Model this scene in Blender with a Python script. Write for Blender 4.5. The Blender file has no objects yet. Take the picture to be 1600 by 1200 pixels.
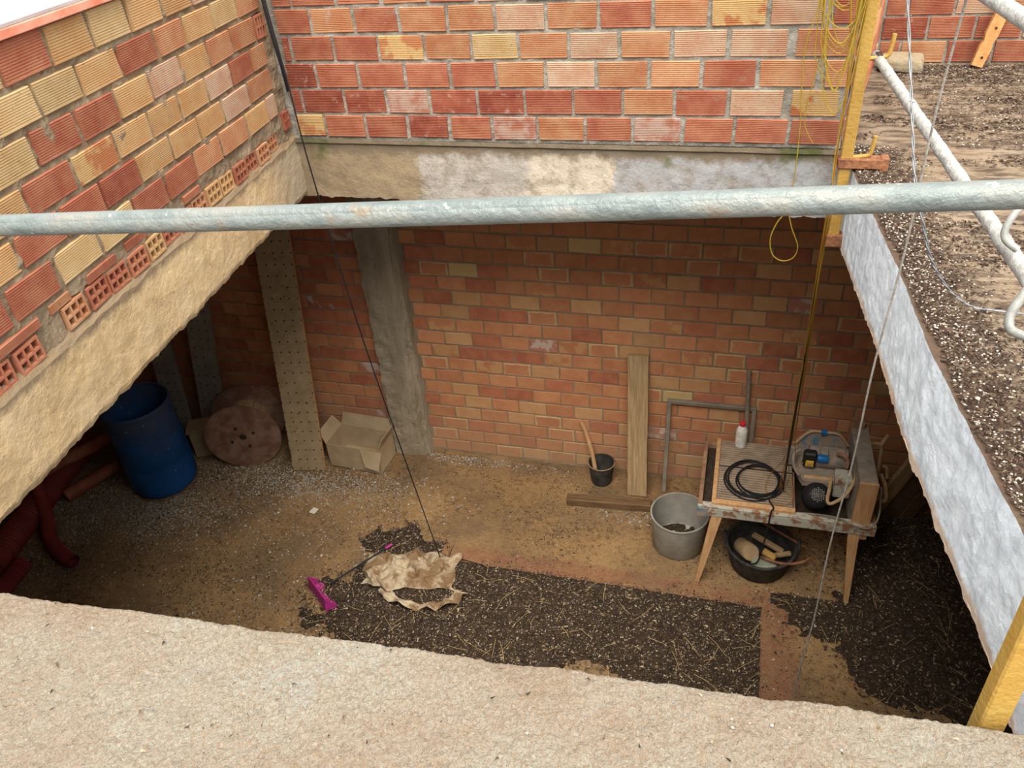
import bpy, math, random
from mathutils import Vector, Matrix, noise
random.seed(7)
R = math.radians
SC = bpy.context.scene
COL = SC.collection

# ------------------------------------------------------------------ camera
cam_d = bpy.data.cameras.new('camera')
cam = bpy.data.objects.new('camera', cam_d)
COL.objects.link(cam)
cam_d.sensor_width = 36.0
cam_d.lens = 1267.0 / 1600.0 * 36.0
cam_d.clip_start = 0.02
cam.matrix_world = Matrix(((0.96416, -0.09135, 0.24908, 0.0),
                           (0.25527, 0.57515, -0.77720, 0.0),
                           (-0.07227, 0.81293, 0.57786, 4.95),
                           (0, 0, 0, 1)))
SC.camera = cam

# ------------------------------------------------------------------ sky and exposure
world = bpy.data.worlds.new('overcast_sky')
SC.world = world
world.use_nodes = True
bg = world.node_tree.nodes['Background']
bg.inputs['Color'].default_value = (1.0, 0.985, 0.96, 1)
bg.inputs['Strength'].default_value = 0.95
sun_d = bpy.data.lights.new('hazy_sun', 'SUN')
sun_d.energy = 5.0
sun_d.angle = R(60)
sun_d.color = (1.0, 0.95, 0.86)
sun = bpy.data.objects.new('hazy_sun', sun_d)
COL.objects.link(sun)
sun.rotation_euler = Vector((-0.14, 0.38, -0.91)).to_track_quat('-Z', 'Y').to_euler()
vs = SC.view_settings
vs.view_transform = 'Standard'
vs.look = 'None'
vs.gamma = 1.0
vs.use_curve_mapping = False
vs.exposure = 0.8

# ------------------------------------------------------------------ tagging
def tag(o, label, cat, group=None, kind=None):
    o['label'] = label
    o['category'] = cat
    if group: o['group'] = group
    if kind: o['kind'] = kind
    return o

def empty(name, loc, rz=0.0):
    o = bpy.data.objects.new(name, None)
    o.empty_display_size = 0.05
    o.location = loc
    o.rotation_euler = (0, 0, rz)
    COL.objects.link(o)
    return o

# ------------------------------------------------------------------ materials
class MT:
    def __init__(s, name, rough=0.85, metal=0.0):
        s.m = bpy.data.materials.new(name)
        s.m.use_nodes = True
        s.t = s.m.node_tree
        s.b = s.t.nodes['Principled BSDF']
        s.b.inputs['Roughness'].default_value = rough
        s.b.inputs['Metallic'].default_value = metal
        s.b.inputs['Specular IOR Level'].default_value = 0.3
        s.tc = None
        s.rnd = None
    def n(s, ty, **kw):
        nd = s.t.nodes.new(ty)
        for k, v in kw.items(): setattr(nd, k, v)
        return nd
    def link(s, a, b): s.t.links.new(a, b)
    def put(s, inp, v):
        if hasattr(v, 'links'): s.link(v, inp)
        else: inp.default_value = v
    def co(s):
        if not s.tc: s.tc = s.n('ShaderNodeTexCoord')
        return s.tc.outputs['Object']
    def random(s):
        if not s.rnd: s.rnd = s.n('ShaderNodeObjectInfo')
        return s.rnd.outputs['Random']
    def island(s):
        return s.n('ShaderNodeNewGeometry').outputs['Random Per Island']
    def math(s, op, a, b=0.0, clamp=False):
        nd = s.n('ShaderNodeMath', operation=op, use_clamp=clamp)
        s.put(nd.inputs[0], a); s.put(nd.inputs[1], b)
        return nd.outputs[0]
    def vscale(s, sx, sy, sz, off=None):
        mp = s.n('ShaderNodeMapping')
        mp.inputs['Scale'].default_value = (sx, sy, sz)
        s.link(s.co(), mp.inputs['Vector'])
        if off is not None:
            cx = s.n('ShaderNodeCombineXYZ')
            s.link(off, cx.inputs[0]); s.link(off, cx.inputs[1]); s.link(off, cx.inputs[2])
            s.link(cx.outputs[0], mp.inputs['Location'])
        return mp.outputs[0]
    def noise(s, scale, detail=4, rough=0.55, vec=None, per_object=False, dist=0.0):
        nd = s.n('ShaderNodeTexNoise')
        nd.inputs['Scale'].default_value = scale
        nd.inputs['Detail'].default_value = detail
        nd.inputs['Roughness'].default_value = rough
        nd.inputs['Distortion'].default_value = dist
        if vec is None:
            if per_object:
                vec = s.vscale(1, 1, 1, s.math('MULTIPLY', s.random(), 57.0))
            else: vec = s.co()
        s.link(vec, nd.inputs['Vector'])
        return nd.outputs['Fac']
    def ramp(s, fac, stops, interp='LINEAR'):
        nd = s.n('ShaderNodeValToRGB')
        cr = nd.color_ramp
        cr.interpolation = interp
        while len(cr.elements) < len(stops): cr.elements.new(0.5)
        for e, (p, c) in zip(cr.elements, stops):
            e.position = p
            e.color = (c[0], c[1], c[2], 1) if not isinstance(c, (int, float)) else (c, c, c, 1)
        s.put(nd.inputs[0], fac)
        return nd.outputs['Color']
    def step(s, v, a, b):
        nd = s.n('ShaderNodeMapRange')
        s.put(nd.inputs['Value'], v)
        nd.inputs['From Min'].default_value = a
        nd.inputs['From Max'].default_value = b
        return nd.outputs['Result']
    def mix(s, f, a, b, mode='MIX'):
        nd = s.n('ShaderNodeMix', data_type='RGBA', blend_type=mode)
        s.put(nd.inputs[0], f)
        for i, v in ((6, a), (7, b)):
            if hasattr(v, 'links'): s.link(v, nd.inputs[i])
            else: nd.inputs[i].default_value = (v[0], v[1], v[2], 1)
        return nd.outputs[2]
    def axis(s, i):
        sp = s.n('ShaderNodeSeparateXYZ')
        s.link(s.co(), sp.inputs[0])
        return sp.outputs[i]
    def color(s, c):
        if hasattr(c, 'links'): s.link(c, s.b.inputs['Base Color'])
        else: s.b.inputs['Base Color'].default_value = (c[0], c[1], c[2], 1)
        return s
    def bump(s, h, dist=0.01, strength=0.7, prev=None):
        nd = s.n('ShaderNodeBump')
        nd.inputs['Distance'].default_value = dist
        nd.inputs['Strength'].default_value = strength
        s.link(h, nd.inputs['Height'])
        if s.b.inputs['Normal'].links: s.link(s.b.inputs['Normal'].links[0].from_socket, nd.inputs['Normal'])
        s.link(nd.outputs[0], s.b.inputs['Normal'])
        return s

M = {}
def simple(name, c1, c2=None, scale=8, rough=0.85, metal=0.0, bump=0.0, bscale=60, per_object=False, lo=0.35, hi=0.65, vec=None, detail=5):
    t = MT(name, rough, metal)
    if c2 is None: t.color(c1)
    else:
        v = t.vscale(*vec) if vec else None
        t.color(t.ramp(t.noise(scale, detail, 0.6, vec=v, per_object=per_object and not vec), [(lo, c1), (hi, c2)]))
    if bump: t.bump(t.noise(bscale, 3, per_object=per_object), bump)
    M[name] = t.m
    return t

def brick_mat(name, c1, c2, stain=None, lo=0.38, hi=0.62, scale=9, white=0.66, rim=None, dust=False):
    t = MT(name, 0.9)
    n1 = t.noise(scale, 4, 0.6, per_object=True)
    col = t.ramp(n1, [(lo, c1), (hi, c2)])
    # each brick a little lighter or darker from firing
    v = t.step(t.random(), 0.0, 1.0)
    col = t.mix(0.22, col, t.ramp(v, [(0.0, tuple(x * 0.55 for x in c1)), (1.0, tuple(min(1, x * 1.35) for x in c2))]))
    if rim:
        ex = t.math('MULTIPLY', t.math('ABSOLUTE', t.axis(0)), 1 / 0.119)
        ez = t.math('MULTIPLY', t.math('ABSOLUTE', t.axis(2)), 1 / 0.058)
        ed = t.math('ADD', t.math('MAXIMUM', ex, ez), t.math('MULTIPLY', t.math('SUBTRACT', t.noise(16, 3, 0.6, per_object=True), 0.5), 0.5))
        col = t.mix(t.math('MULTIPLY', t.step(ed, 0.80, 0.92), 0.8), col, rim)
    n2 = t.noise(26, 5, 0.7, per_object=True)
    col = t.mix(t.math('MULTIPLY', t.step(n2, white, white + 0.16), 0.55), col, (0.62, 0.54, 0.46))
    n3 = t.noise(90, 2, 0.5, per_object=True)
    col = t.mix(t.math('MULTIPLY', t.step(n3, 0.68, 0.74), 0.7), col, (0.10, 0.06, 0.045))
    if dust:
        sp = t.n('ShaderNodeSeparateXYZ'); t.link(t.n('ShaderNodeNewGeometry').outputs['Position'], sp.inputs[0])
        dn = t.math('ADD', sp.outputs[2], t.math('MULTIPLY', t.noise(7, 4, 0.65, per_object=True), 0.6))
        col = t.mix(t.math('MULTIPLY', t.step(dn, 0.95, 0.35), 0.55), col, (0.34, 0.235, 0.14))
    t.color(col)
    t.bump(t.noise(140, 3, 0.6, per_object=True), 0.0025, 0.6)
    M[name] = t.m

# upper storey bricks
brick_mat('brick_red', (0.304, 0.082, 0.047), (0.388, 0.158, 0.087))
brick_mat('brick_orange', (0.401, 0.158, 0.074), (0.465, 0.253, 0.134))
brick_mat('brick_salmon', (0.427, 0.220, 0.131), (0.478, 0.339, 0.236))
brick_mat('brick_yellow', (0.47, 0.31, 0.14), (0.53, 0.385, 0.205))
brick_mat('brick_straw', (0.45, 0.235, 0.095), (0.49, 0.315, 0.15), lo=0.36, hi=0.6)
brick_mat('brick_dark', (0.231, 0.051, 0.031), (0.340, 0.109, 0.061), white=0.58)
brick_mat('brick_pale', (0.340, 0.116, 0.068), (0.422, 0.286, 0.224), lo=0.40, hi=0.56, scale=14)
brick_mat('brick_two_tone', (0.394, 0.129, 0.054), (0.503, 0.340, 0.150), lo=0.47, hi=0.53, scale=7)
# lower room bricks, some with a paler rim from the kiln
brick_mat('lower_brick_orange', (0.486, 0.189, 0.086), (0.560, 0.258, 0.123), dust=True)
brick_mat('lower_brick_red', (0.391, 0.126, 0.068), (0.486, 0.183, 0.093), dust=True)
brick_mat('lower_brick_tan', (0.528, 0.269, 0.118), (0.581, 0.332, 0.160), dust=True)
brick_mat('lower_brick_yellow', (0.560, 0.378, 0.160), (0.602, 0.423, 0.197), dust=True)
brick_mat('lower_brick_rim', (0.486, 0.189, 0.086), (0.549, 0.240, 0.118), rim=(0.612, 0.412, 0.209), dust=True)
brick_mat('lower_brick_mixed', (0.486, 0.183, 0.084), (0.570, 0.309, 0.136), lo=0.46, hi=0.56, scale=8, dust=True)
brick_mat('lower_brick_white', (0.444, 0.160, 0.086), (0.581, 0.458, 0.382), lo=0.50, hi=0.58, scale=10, dust=True)

def mortar_mat(name, c1, c2, dark):
    t = MT(name, 0.95)
    col = t.ramp(t.noise(7, 6, 0.65), [(0.35, c1), (0.65, c2)])
    col = t.mix(t.step(t.noise(45, 4, 0.7), 0.60, 0.72), col, dark)
    t.color(col)
    t.bump(t.noise(70, 5, 0.7), 0.012, 0.9)
    M[name] = t.m
mortar_mat('mortar_grey', (0.25, 0.225, 0.185), (0.36, 0.335, 0.29), (0.16, 0.13, 0.10))
mortar_mat('mortar_brown', (0.20, 0.145, 0.09), (0.31, 0.235, 0.155), (0.12, 0.08, 0.05))
mortar_mat('mortar_lower', (0.27, 0.205, 0.13), (0.37, 0.29, 0.195), (0.11, 0.075, 0.045))

# cast concrete of the column
t = MT('column_concrete', 0.92)
col = t.ramp(t.noise(3.0, 6, 0.65, vec=t.vscale(3, 3, 0.6)), [(0.30, (0.25, 0.20, 0.13)), (0.55, (0.36, 0.30, 0.215)), (0.75, (0.44, 0.37, 0.28))])
col = t.mix(t.step(t.noise(18, 6, 0.75, vec=t.vscale(2, 2, 0.35)), 0.60, 0.70), col, (0.17, 0.13, 0.085))
t.color(col); t.bump(t.noise(40, 6, 0.7), 0.012, 0.8)
M['column_concrete'] = t.m

# back beam: mud coloured, whitewashed and bare grey lengths, moss under the bricks
t = MT('back_beam_concrete', 0.92)
x = t.math('ADD', t.axis(0), t.math('MULTIPLY', t.math('SUBTRACT', t.noise(5, 6, 0.7), 0.5), 0.45))
zone = t.ramp(t.math('DIVIDE', t.math('ADD', x, 2.6), 3.2), [
    (0.0, (0.205, 0.152, 0.095)), (0.10, (0.304, 0.228, 0.141)), (0.262, (0.304, 0.228, 0.141)), (0.275, (0.403, 0.365, 0.327)),
    (0.455, (0.395, 0.357, 0.319)), (0.465, (0.532, 0.464, 0.372)), (0.60, (0.517, 0.448, 0.357)), (0.612, (0.327, 0.319, 0.319)), (1.0, (0.357, 0.365, 0.372))])
mott = t.noise(14, 6, 0.75)
col = t.mix(t.math('MULTIPLY', t.step(mott, 0.46, 0.66), 0.7), zone, (0.198, 0.152, 0.103))
zt = t.math('ADD', t.axis(2), t.math('MULTIPLY', t.math('SUBTRACT', t.noise(9, 5, 0.7), 0.5), 0.16))
col = t.mix(t.step(zt, 3.435, 3.475), col, (0.190, 0.148, 0.099))
moss = t.math('MULTIPLY', t.step(t.noise(3.2, 3, 0.6), 0.60, 0.66), t.step(zt, 3.40, 3.47))
col = t.mix(t.math('MULTIPLY', moss, 0.75), col, (0.076, 0.099, 0.027))
col = t.mix(t.step(t.noise(120, 2), 0.70, 0.74), col, (0.091, 0.068, 0.046))
t.color(col); t.bump(t.noise(60, 6, 0.72), 0.006, 0.8)
M['back_beam_concrete'] = t.m

# left beam: smeared yellowish mortar
t = MT('left_beam_concrete', 0.95)
col = t.ramp(t.noise(4.0, 6, 0.7), [(0.28, (0.464, 0.323, 0.165)), (0.5, (0.586, 0.427, 0.238)), (0.72, (0.659, 0.512, 0.323))])
col = t.mix(t.step(t.noise(28, 5, 0.75), 0.60, 0.70), col, (0.390, 0.262, 0.140))
grey = t.step(t.math('ADD', t.axis(1), t.math('MULTIPLY', t.noise(6, 5, 0.7), 0.5)), 3.78, 4.12)
col = t.mix(t.math('MULTIPLY', grey, 0.8), col, (0.403, 0.336, 0.244))
mz = t.math('ADD', t.axis(2), t.math('MULTIPLY', t.math('SUBTRACT', t.noise(11, 5, 0.7), 0.5), 0.07))
col = t.mix(t.step(mz, 3.485, 3.515), col, (0.25, 0.18, 0.11))
col = t.mix(t.math('MULTIPLY', t.step(t.noise(20, 4, 0.7, vec=t.vscale(1, 0.7, 2.5)), 0.55, 0.72), 0.5), col, (0.30, 0.20, 0.105))
t.color(col); t.bump(t.noise(60, 6, 0.75), 0.008, 0.9)
M['left_beam_concrete'] = t.m

# whitewashed slab side
t = MT('slab_side_whitewash', 0.9)
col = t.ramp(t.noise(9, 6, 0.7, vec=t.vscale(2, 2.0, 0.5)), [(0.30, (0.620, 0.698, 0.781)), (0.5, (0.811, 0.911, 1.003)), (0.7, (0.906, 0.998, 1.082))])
col = t.mix(t.step(t.noise(40, 3, 0.6, vec=t.vscale(1, 1.5, 0.7)), 0.70, 0.75), col, (0.357, 0.362, 0.352))
gz = t.math('ADD', t.axis(2), t.math('MULTIPLY', t.math('SUBTRACT', t.noise(14, 5, 0.7), 0.5), 0.08))
col = t.mix(t.step(gz, 3.195, 3.17), col, (0.656, 0.523, 0.404))
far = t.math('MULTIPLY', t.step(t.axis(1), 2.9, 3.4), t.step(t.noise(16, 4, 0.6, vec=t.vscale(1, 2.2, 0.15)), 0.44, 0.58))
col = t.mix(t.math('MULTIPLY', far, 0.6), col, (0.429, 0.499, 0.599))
t.color(col); t.bump(t.noise(60, 6, 0.75), 0.005, 0.7)
M['slab_side_whitewash'] = t.m

# rough pale screed of the near slab
t = MT('rough_screed', 0.93)
col = t.ramp(t.noise(3.5, 6, 0.65), [(0.30, (0.304, 0.233, 0.166)), (0.45, (0.346, 0.287, 0.221)), (0.60, (0.364, 0.329, 0.263)), (0.75, (0.364, 0.360, 0.327))])
col = t.mix(t.math('MULTIPLY', t.step(t.noise(120, 4, 0.7), 0.52, 0.70), 0.5), col, (0.449, 0.436, 0.380))
col = t.mix(t.math('MULTIPLY', t.step(t.noise(55, 5, 0.75), 0.58, 0.68), 0.6), col, (0.219, 0.150, 0.089))
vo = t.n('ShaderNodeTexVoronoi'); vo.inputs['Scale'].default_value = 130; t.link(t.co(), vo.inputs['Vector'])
col = t.mix(t.math('MULTIPLY', t.step(vo.outputs['Distance'], 0.45, 0.72), 0.45), col, (0.312, 0.208, 0.126))  # brown between the grains paints the shading of the bumps into the colour
col = t.mix(t.step(t.noise(75, 2, 0.5), 0.73, 0.77), col, (0.096, 0.082, 0.069))
col = t.mix(t.step(t.noise(19, 2, 0.4), 0.75, 0.79), col, (0.254, 0.157, 0.074))
t.color(col); t.bump(t.noise(150, 5, 0.75), 0.014, 1.0); t.bump(t.noise(55, 3, 0.6), 0.012, 0.9)
M['rough_screed'] = t.m

# dusty screed of the right slab
t = MT('dusty_screed', 0.95)
col = t.ramp(t.noise(4, 6, 0.65), [(0.3, (0.181, 0.126, 0.080)), (0.55, (0.231, 0.173, 0.119)), (0.75, (0.255, 0.201, 0.148))])
col = t.mix(t.math('MULTIPLY', t.step(t.noise(9, 7, 0.75, vec=t.vscale(0.8, 2.2, 1)), 0.44, 0.58), 0.85), col, (0.041, 0.026, 0.017))
ex = t.math('ADD', t.axis(0), t.math('MULTIPLY', t.axis(1), 0.094))
band = t.step(t.math('ADD', ex, t.math('MULTIPLY', t.noise(6, 5, 0.7), 0.30)), 1.16, 1.00)
col = t.mix(t.math('MULTIPLY', band, 0.85), col, (0.085, 0.052, 0.034))
t.color(col); t.bump(t.noise(80, 5, 0.7), 0.01, 0.8)
M['dusty_screed'] = t.m

# earth floor of the lower room
t = MT('earth_floor', 0.97)
big = t.noise(1.1, 5, 0.6)
col = t.ramp(big, [(0.30, (0.366, 0.210, 0.095)), (0.50, (0.529, 0.319, 0.140)), (0.70, (0.647, 0.407, 0.190))])
spk = t.math('MULTIPLY', t.step(t.noise(20, 6, 0.8), 0.49, 0.62), t.step(t.noise(2.4, 4, 0.65), 0.34, 0.56))
col = t.mix(t.math('MULTIPLY', spk, 0.8), col, (0.110, 0.064, 0.033))
dirt = t.step(t.noise(1.6, 5, 0.65), 0.42, 0.66)
col = t.mix(t.math('MULTIPLY', dirt, 0.65), col, t.ramp(t.noise(14, 6, 0.75), [(0.35, (0.13, 0.088, 0.052)), (0.65, (0.28, 0.20, 0.125))]))
wob = t.math('MULTIPLY', t.math('SUBTRACT', t.noise(5, 5, 0.7), 0.5), 0.16)
yy = t.math('ADD', t.axis(1), wob)
xx = t.math('ADD', t.axis(0), wob)
s1 = t.math('MULTIPLY', t.math('MULTIPLY', t.step(yy, 4.15, 4.17), t.step(yy, 4.37, 4.32)), t.math('MULTIPLY', t.step(xx, -2.2, -2.1), t.step(xx, 0.52, 0.48)))
s2 = t.math('MULTIPLY', t.step(yy, 4.34, 4.24), t.math('MULTIPLY', t.step(xx, 0.40, 0.44), t.step(xx, 0.72, 0.64)))
red = t.math('MAXIMUM', s1, s2)
col = t.mix(t.math('MULTIPLY', red, t.step(t.noise(6, 5, 0.7), 0.25, 0.75)), col, t.ramp(t.noise(11, 5, 0.7), [(0.35, (0.323, 0.115, 0.062)), (0.65, (0.486, 0.210, 0.120))]))
col = t.mix(t.math('MULTIPLY', t.step(t.noise(75, 4, 0.75), 0.50, 0.66), 0.45), col, (0.118, 0.067, 0.034))
t.color(col); t.bump(t.noise(38, 6, 0.8), 0.03, 1.0)
M['earth_floor'] = t.m

t = MT('mulch_ground', 0.97)
col = t.ramp(t.noise(38, 6, 0.8), [(0.36, (0.024, 0.016, 0.010)), (0.52, (0.063, 0.039, 0.022)), (0.68, (0.158, 0.104, 0.059))])
t.color(col); t.bump(t.noise(60, 6, 0.8), 0.02, 1.0)
M['mulch_ground'] = t.m

def flakes_mat(name, stops):
    t = MT(name, 0.9)
    t.color(t.ramp(t.island(), stops, 'CONSTANT'))
    M[name] = t.m
flakes_mat('bark_flakes', [(0.0, (0.030, 0.018, 0.011)), (0.30, (0.056, 0.033, 0.020)), (0.55, (0.104, 0.064, 0.037)), (0.74, (0.207, 0.138, 0.077)), (0.88, (0.396, 0.302, 0.190))])
flakes_mat('bark_flakes_upper', [(0.0, (0.031, 0.017, 0.011)), (0.35, (0.054, 0.031, 0.021)), (0.62, (0.091, 0.058, 0.039)), (0.80, (0.140, 0.099, 0.068)), (0.93, (0.214, 0.178, 0.137))])
flakes_mat('pale_crumbs', [(0.0, (0.394, 0.360, 0.306)), (0.4, (0.299, 0.258, 0.204)), (0.7, (0.476, 0.449, 0.408))])
flakes_mat('straw_bits', [(0.0, (0.42, 0.30, 0.13)), (0.5, (0.52, 0.38, 0.18)), (0.8, (0.30, 0.20, 0.09))])

simple('raw_concrete', (0.30, 0.25, 0.19), (0.40, 0.35, 0.28), 5, bump=0.01)
simple('galvanised', (0.34, 0.39, 0.385), (0.55, 0.58, 0.555), 9, rough=0.5, metal=0.35, bump=0.004, bscale=60)
t = MT('old_galvanised_pipe', 0.5, 0.25)
col = t.ramp(t.noise(7, 6, 0.65, vec=t.vscale(1, 3, 3)), [(0.32, (0.099, 0.124, 0.124)), (0.5, (0.167, 0.192, 0.189)), (0.68, (0.223, 0.217, 0.192))])
col = t.mix(t.math('MULTIPLY', t.step(t.noise(11, 5, 0.7), 0.60, 0.68), 0.7), col, (0.211, 0.155, 0.102))
col = t.mix(t.step(t.noise(26, 3, 0.6), 0.68, 0.72), col, (0.384, 0.384, 0.372))
col = t.mix(t.step(t.noise(16, 3, 0.5), 0.735, 0.76), col, (0.074, 0.050, 0.037))
t.color(col); t.bump(t.noise(55, 4, 0.65), 0.006, 0.8)
M['old_galvanised_pipe'] = t.m
simple('white_pipe', (0.259, 0.259, 0.245), (0.403, 0.400, 0.382), 22, rough=0.7, bump=0.012, bscale=45)
simple('pipe_grey', (0.240, 0.252, 0.240), (0.348, 0.348, 0.324), 15, rough=0.55, metal=0.3, bump=0.003)
simple('yellow_paint', (0.368, 0.208, 0.040), (0.432, 0.280, 0.072), 9, rough=0.6, bump=0.004, bscale=80, lo=0.3, hi=0.7)
simple('rust', (0.12, 0.045, 0.025), (0.30, 0.13, 0.06), 20, bump=0.008)
simple('wood_tan', (0.30, 0.19, 0.095), (0.46, 0.32, 0.17), 5, bump=0.004, bscale=30, vec=(14, 14, 0.9))
simple('wood_orange', (0.46, 0.24, 0.10), (0.60, 0.36, 0.18), 5, bump=0.004, bscale=40, vec=(8, 8, 1.2))
simple('wood_dark', (0.11, 0.06, 0.028), (0.20, 0.12, 0.055), 5, bump=0.004, bscale=30, vec=(1.2, 12, 12))
simple('wood_stake', (0.44, 0.20, 0.07), (0.56, 0.30, 0.12), 12, bump=0.004)
simple('cardboard', (0.40, 0.29, 0.17), (0.48, 0.365, 0.23), 6, bump=0.002)
t = MT('blue_plastic', 0.5)
col = t.ramp(t.noise(5, 4), [(0.35, (0.010, 0.085, 0.30)), (0.65, (0.016, 0.12, 0.38))])
dz = t.math('ADD', t.axis(2), t.math('MULTIPLY', t.math('SUBTRACT', t.noise(4, 5, 0.65), 0.5), 0.9))
col = t.mix(t.math('MULTIPLY', t.step(dz, 0.45, 0.95), 0.65), col, (0.09, 0.085, 0.085))
col = t.mix(t.step(t.noise(55, 2, 0.5, vec=t.vscale(1, 1, 0.45)), 0.72, 0.75), col, (0.55, 0.55, 0.50))
t.color(col); M['blue_plastic'] = t.m
simple('black_rubber', (0.018, 0.018, 0.018), (0.07, 0.06, 0.05), 12, rough=0.7, bump=0.003)
simple('grey_tub', (0.27, 0.255, 0.22), (0.40, 0.375, 0.32), 7, rough=0.6, metal=0.15, bump=0.004)
simple('magenta_plastic', (0.40, 0.025, 0.20), (0.48, 0.04, 0.25), 6, rough=0.5)
simple('red_corrugated', (0.22, 0.025, 0.025), (0.30, 0.05, 0.04), 9, rough=0.6)
simple('orange_pvc', (0.36, 0.10, 0.05), (0.44, 0.16, 0.09), 8, rough=0.6)
simple('black_cable', (0.012, 0.012, 0.014), rough=0.5)
simple('yellow_wire', (0.308, 0.198, 0.017), (0.341, 0.242, 0.033), 30, rough=0.5)
simple('orange_wire', (0.341, 0.132, 0.014), (0.363, 0.165, 0.022), 30, rough=0.5)
simple('grey_rope', (0.184, 0.168, 0.144), (0.320, 0.296, 0.264), 60, bump=0.004, bscale=200)
simple('zinc_wire', (0.153, 0.162, 0.171), (0.225, 0.234, 0.243), 60, rough=0.5, metal=0.4)
simple('white_plastic', (0.62, 0.58, 0.50), (0.76, 0.72, 0.65), 22, rough=0.5, lo=0.45, hi=0.55)
simple('red_plastic', (0.60, 0.03, 0.04), rough=0.45)
simple('saw_paint', (0.10, 0.20, 0.28), (0.34, 0.25, 0.18), 10, bump=0.006, lo=0.42, hi=0.55)
simple('saw_rail_paint', (0.42, 0.40, 0.33), (0.25, 0.13, 0.07), 16, bump=0.006, lo=0.5, hi=0.6)
simple('saw_rust', (0.20, 0.105, 0.06), (0.36, 0.20, 0.12), 14, bump=0.006)
simple('saw_grey', (0.20, 0.165, 0.13), (0.34, 0.27, 0.21), 14, bump=0.006)
simple('platen_grey', (0.24, 0.175, 0.12), (0.36, 0.265, 0.185), 12, bump=0.003)
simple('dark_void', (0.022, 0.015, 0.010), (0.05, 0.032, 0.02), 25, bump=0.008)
simple('switch_yellow', (0.66, 0.42, 0.02), rough=0.5)
simple('plug_blue', (0.01, 0.13, 0.36), rough=0.4)
simple('black_plastic', (0.016, 0.016, 0.018), rough=0.5)
simple('hose_tan', (0.40, 0.24, 0.11), (0.50, 0.33, 0.18), 25, rough=0.6)
simple('spool_wood', (0.20, 0.095, 0.065), (0.34, 0.22, 0.15), 7, bump=0.004, lo=0.42, hi=0.68)
simple('paper_sack', (0.46, 0.37, 0.25), (0.20, 0.12, 0.06), 8, lo=0.42, hi=0.58, bump=0.006, bscale=30)
simple('pale_tile', (0.72, 0.66, 0.54), rough=0.5)
simple('stone', (0.231, 0.182, 0.112), (0.322, 0.266, 0.182), 14, bump=0.01)
simple('green_stone', (0.17, 0.19, 0.13), (0.26, 0.27, 0.19), 14, bump=0.006)
simple('log_wood', (0.30, 0.19, 0.10), (0.42, 0.29, 0.16), 8, bump=0.004)
simple('yellow_grip', (0.44, 0.25, 0.06), (0.52, 0.33, 0.10), 14, rough=0.6)
simple('sill_tile', (0.62, 0.20, 0.12), (0.74, 0.36, 0.26), 8, bump=0.002)
simple('sill_glare', (0.403, 0.338, 0.338), (0.475, 0.425, 0.425), 10, rough=0.7)  # daylight glare on the terracotta sill top, put into the colour
simple('steel_frame', (0.20, 0.17, 0.13), (0.31, 0.26, 0.20), 12, rough=0.6, metal=0.2)

# perforated formwork board: rows of pegboard holes through a cement-splashed face
def perforated(name, c1, c2):
    t = MT(name, 0.92)
    col = t.ramp(t.noise(9, 6, 0.7), [(0.32, c1), (0.66, c2)])
    mp = t.n('ShaderNodeMapping')
    mp.inputs['Scale'].default_value = (13.5, 0.0, 10.0)
    mp.inputs['Location'].default_value = (0.5, 0.0, 0.3)
    t.link(t.co(), mp.inputs['Vector'])
    fr = t.n('ShaderNodeVectorMath', operation='FRACTION'); t.link(mp.outputs[0], fr.inputs[0])
    fl = t.n('ShaderNodeVectorMath', operation='FLOOR'); t.link(mp.outputs[0], fl.inputs[0])
    sb = t.n('ShaderNodeVectorMath', operation='SUBTRACT'); t.link(fr.outputs[0], sb.inputs[0]); sb.inputs[1].default_value = (0.5, 0, 0.5)
    ml = t.n('ShaderNodeVectorMath', operation='MULTIPLY'); t.link(sb.outputs[0], ml.inputs[0]); ml.inputs[1].default_value = (1.0, 0, 1.55)
    ln = t.n('ShaderNodeVectorMath', operation='LENGTH'); t.link(ml.outputs[0], ln.inputs[0])
    wn = t.n('ShaderNodeTexWhiteNoise'); t.link(fl.outputs[0], wn.inputs['Vector'])
    hole = t.math('MULTIPLY', t.step(ln.outputs['Value'], 0.125, 0.09), t.math('GREATER_THAN', wn.outputs['Value'], 0.1))
    col = t.mix(hole, col, (0.035, 0.022, 0.012))
    col = t.mix(t.step(t.noise(26, 3, 0.6), 0.66, 0.70), col, (0.15, 0.09, 0.045))
    t.color(col); t.bump(t.noise(60, 4, 0.7), 0.006, 0.7)
    M[name] = t.m
perforated('perforated_board', (0.29, 0.205, 0.11), (0.42, 0.31, 0.185))
perforated('perforated_board_grey', (0.22, 0.19, 0.15), (0.33, 0.29, 0.23))

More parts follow.
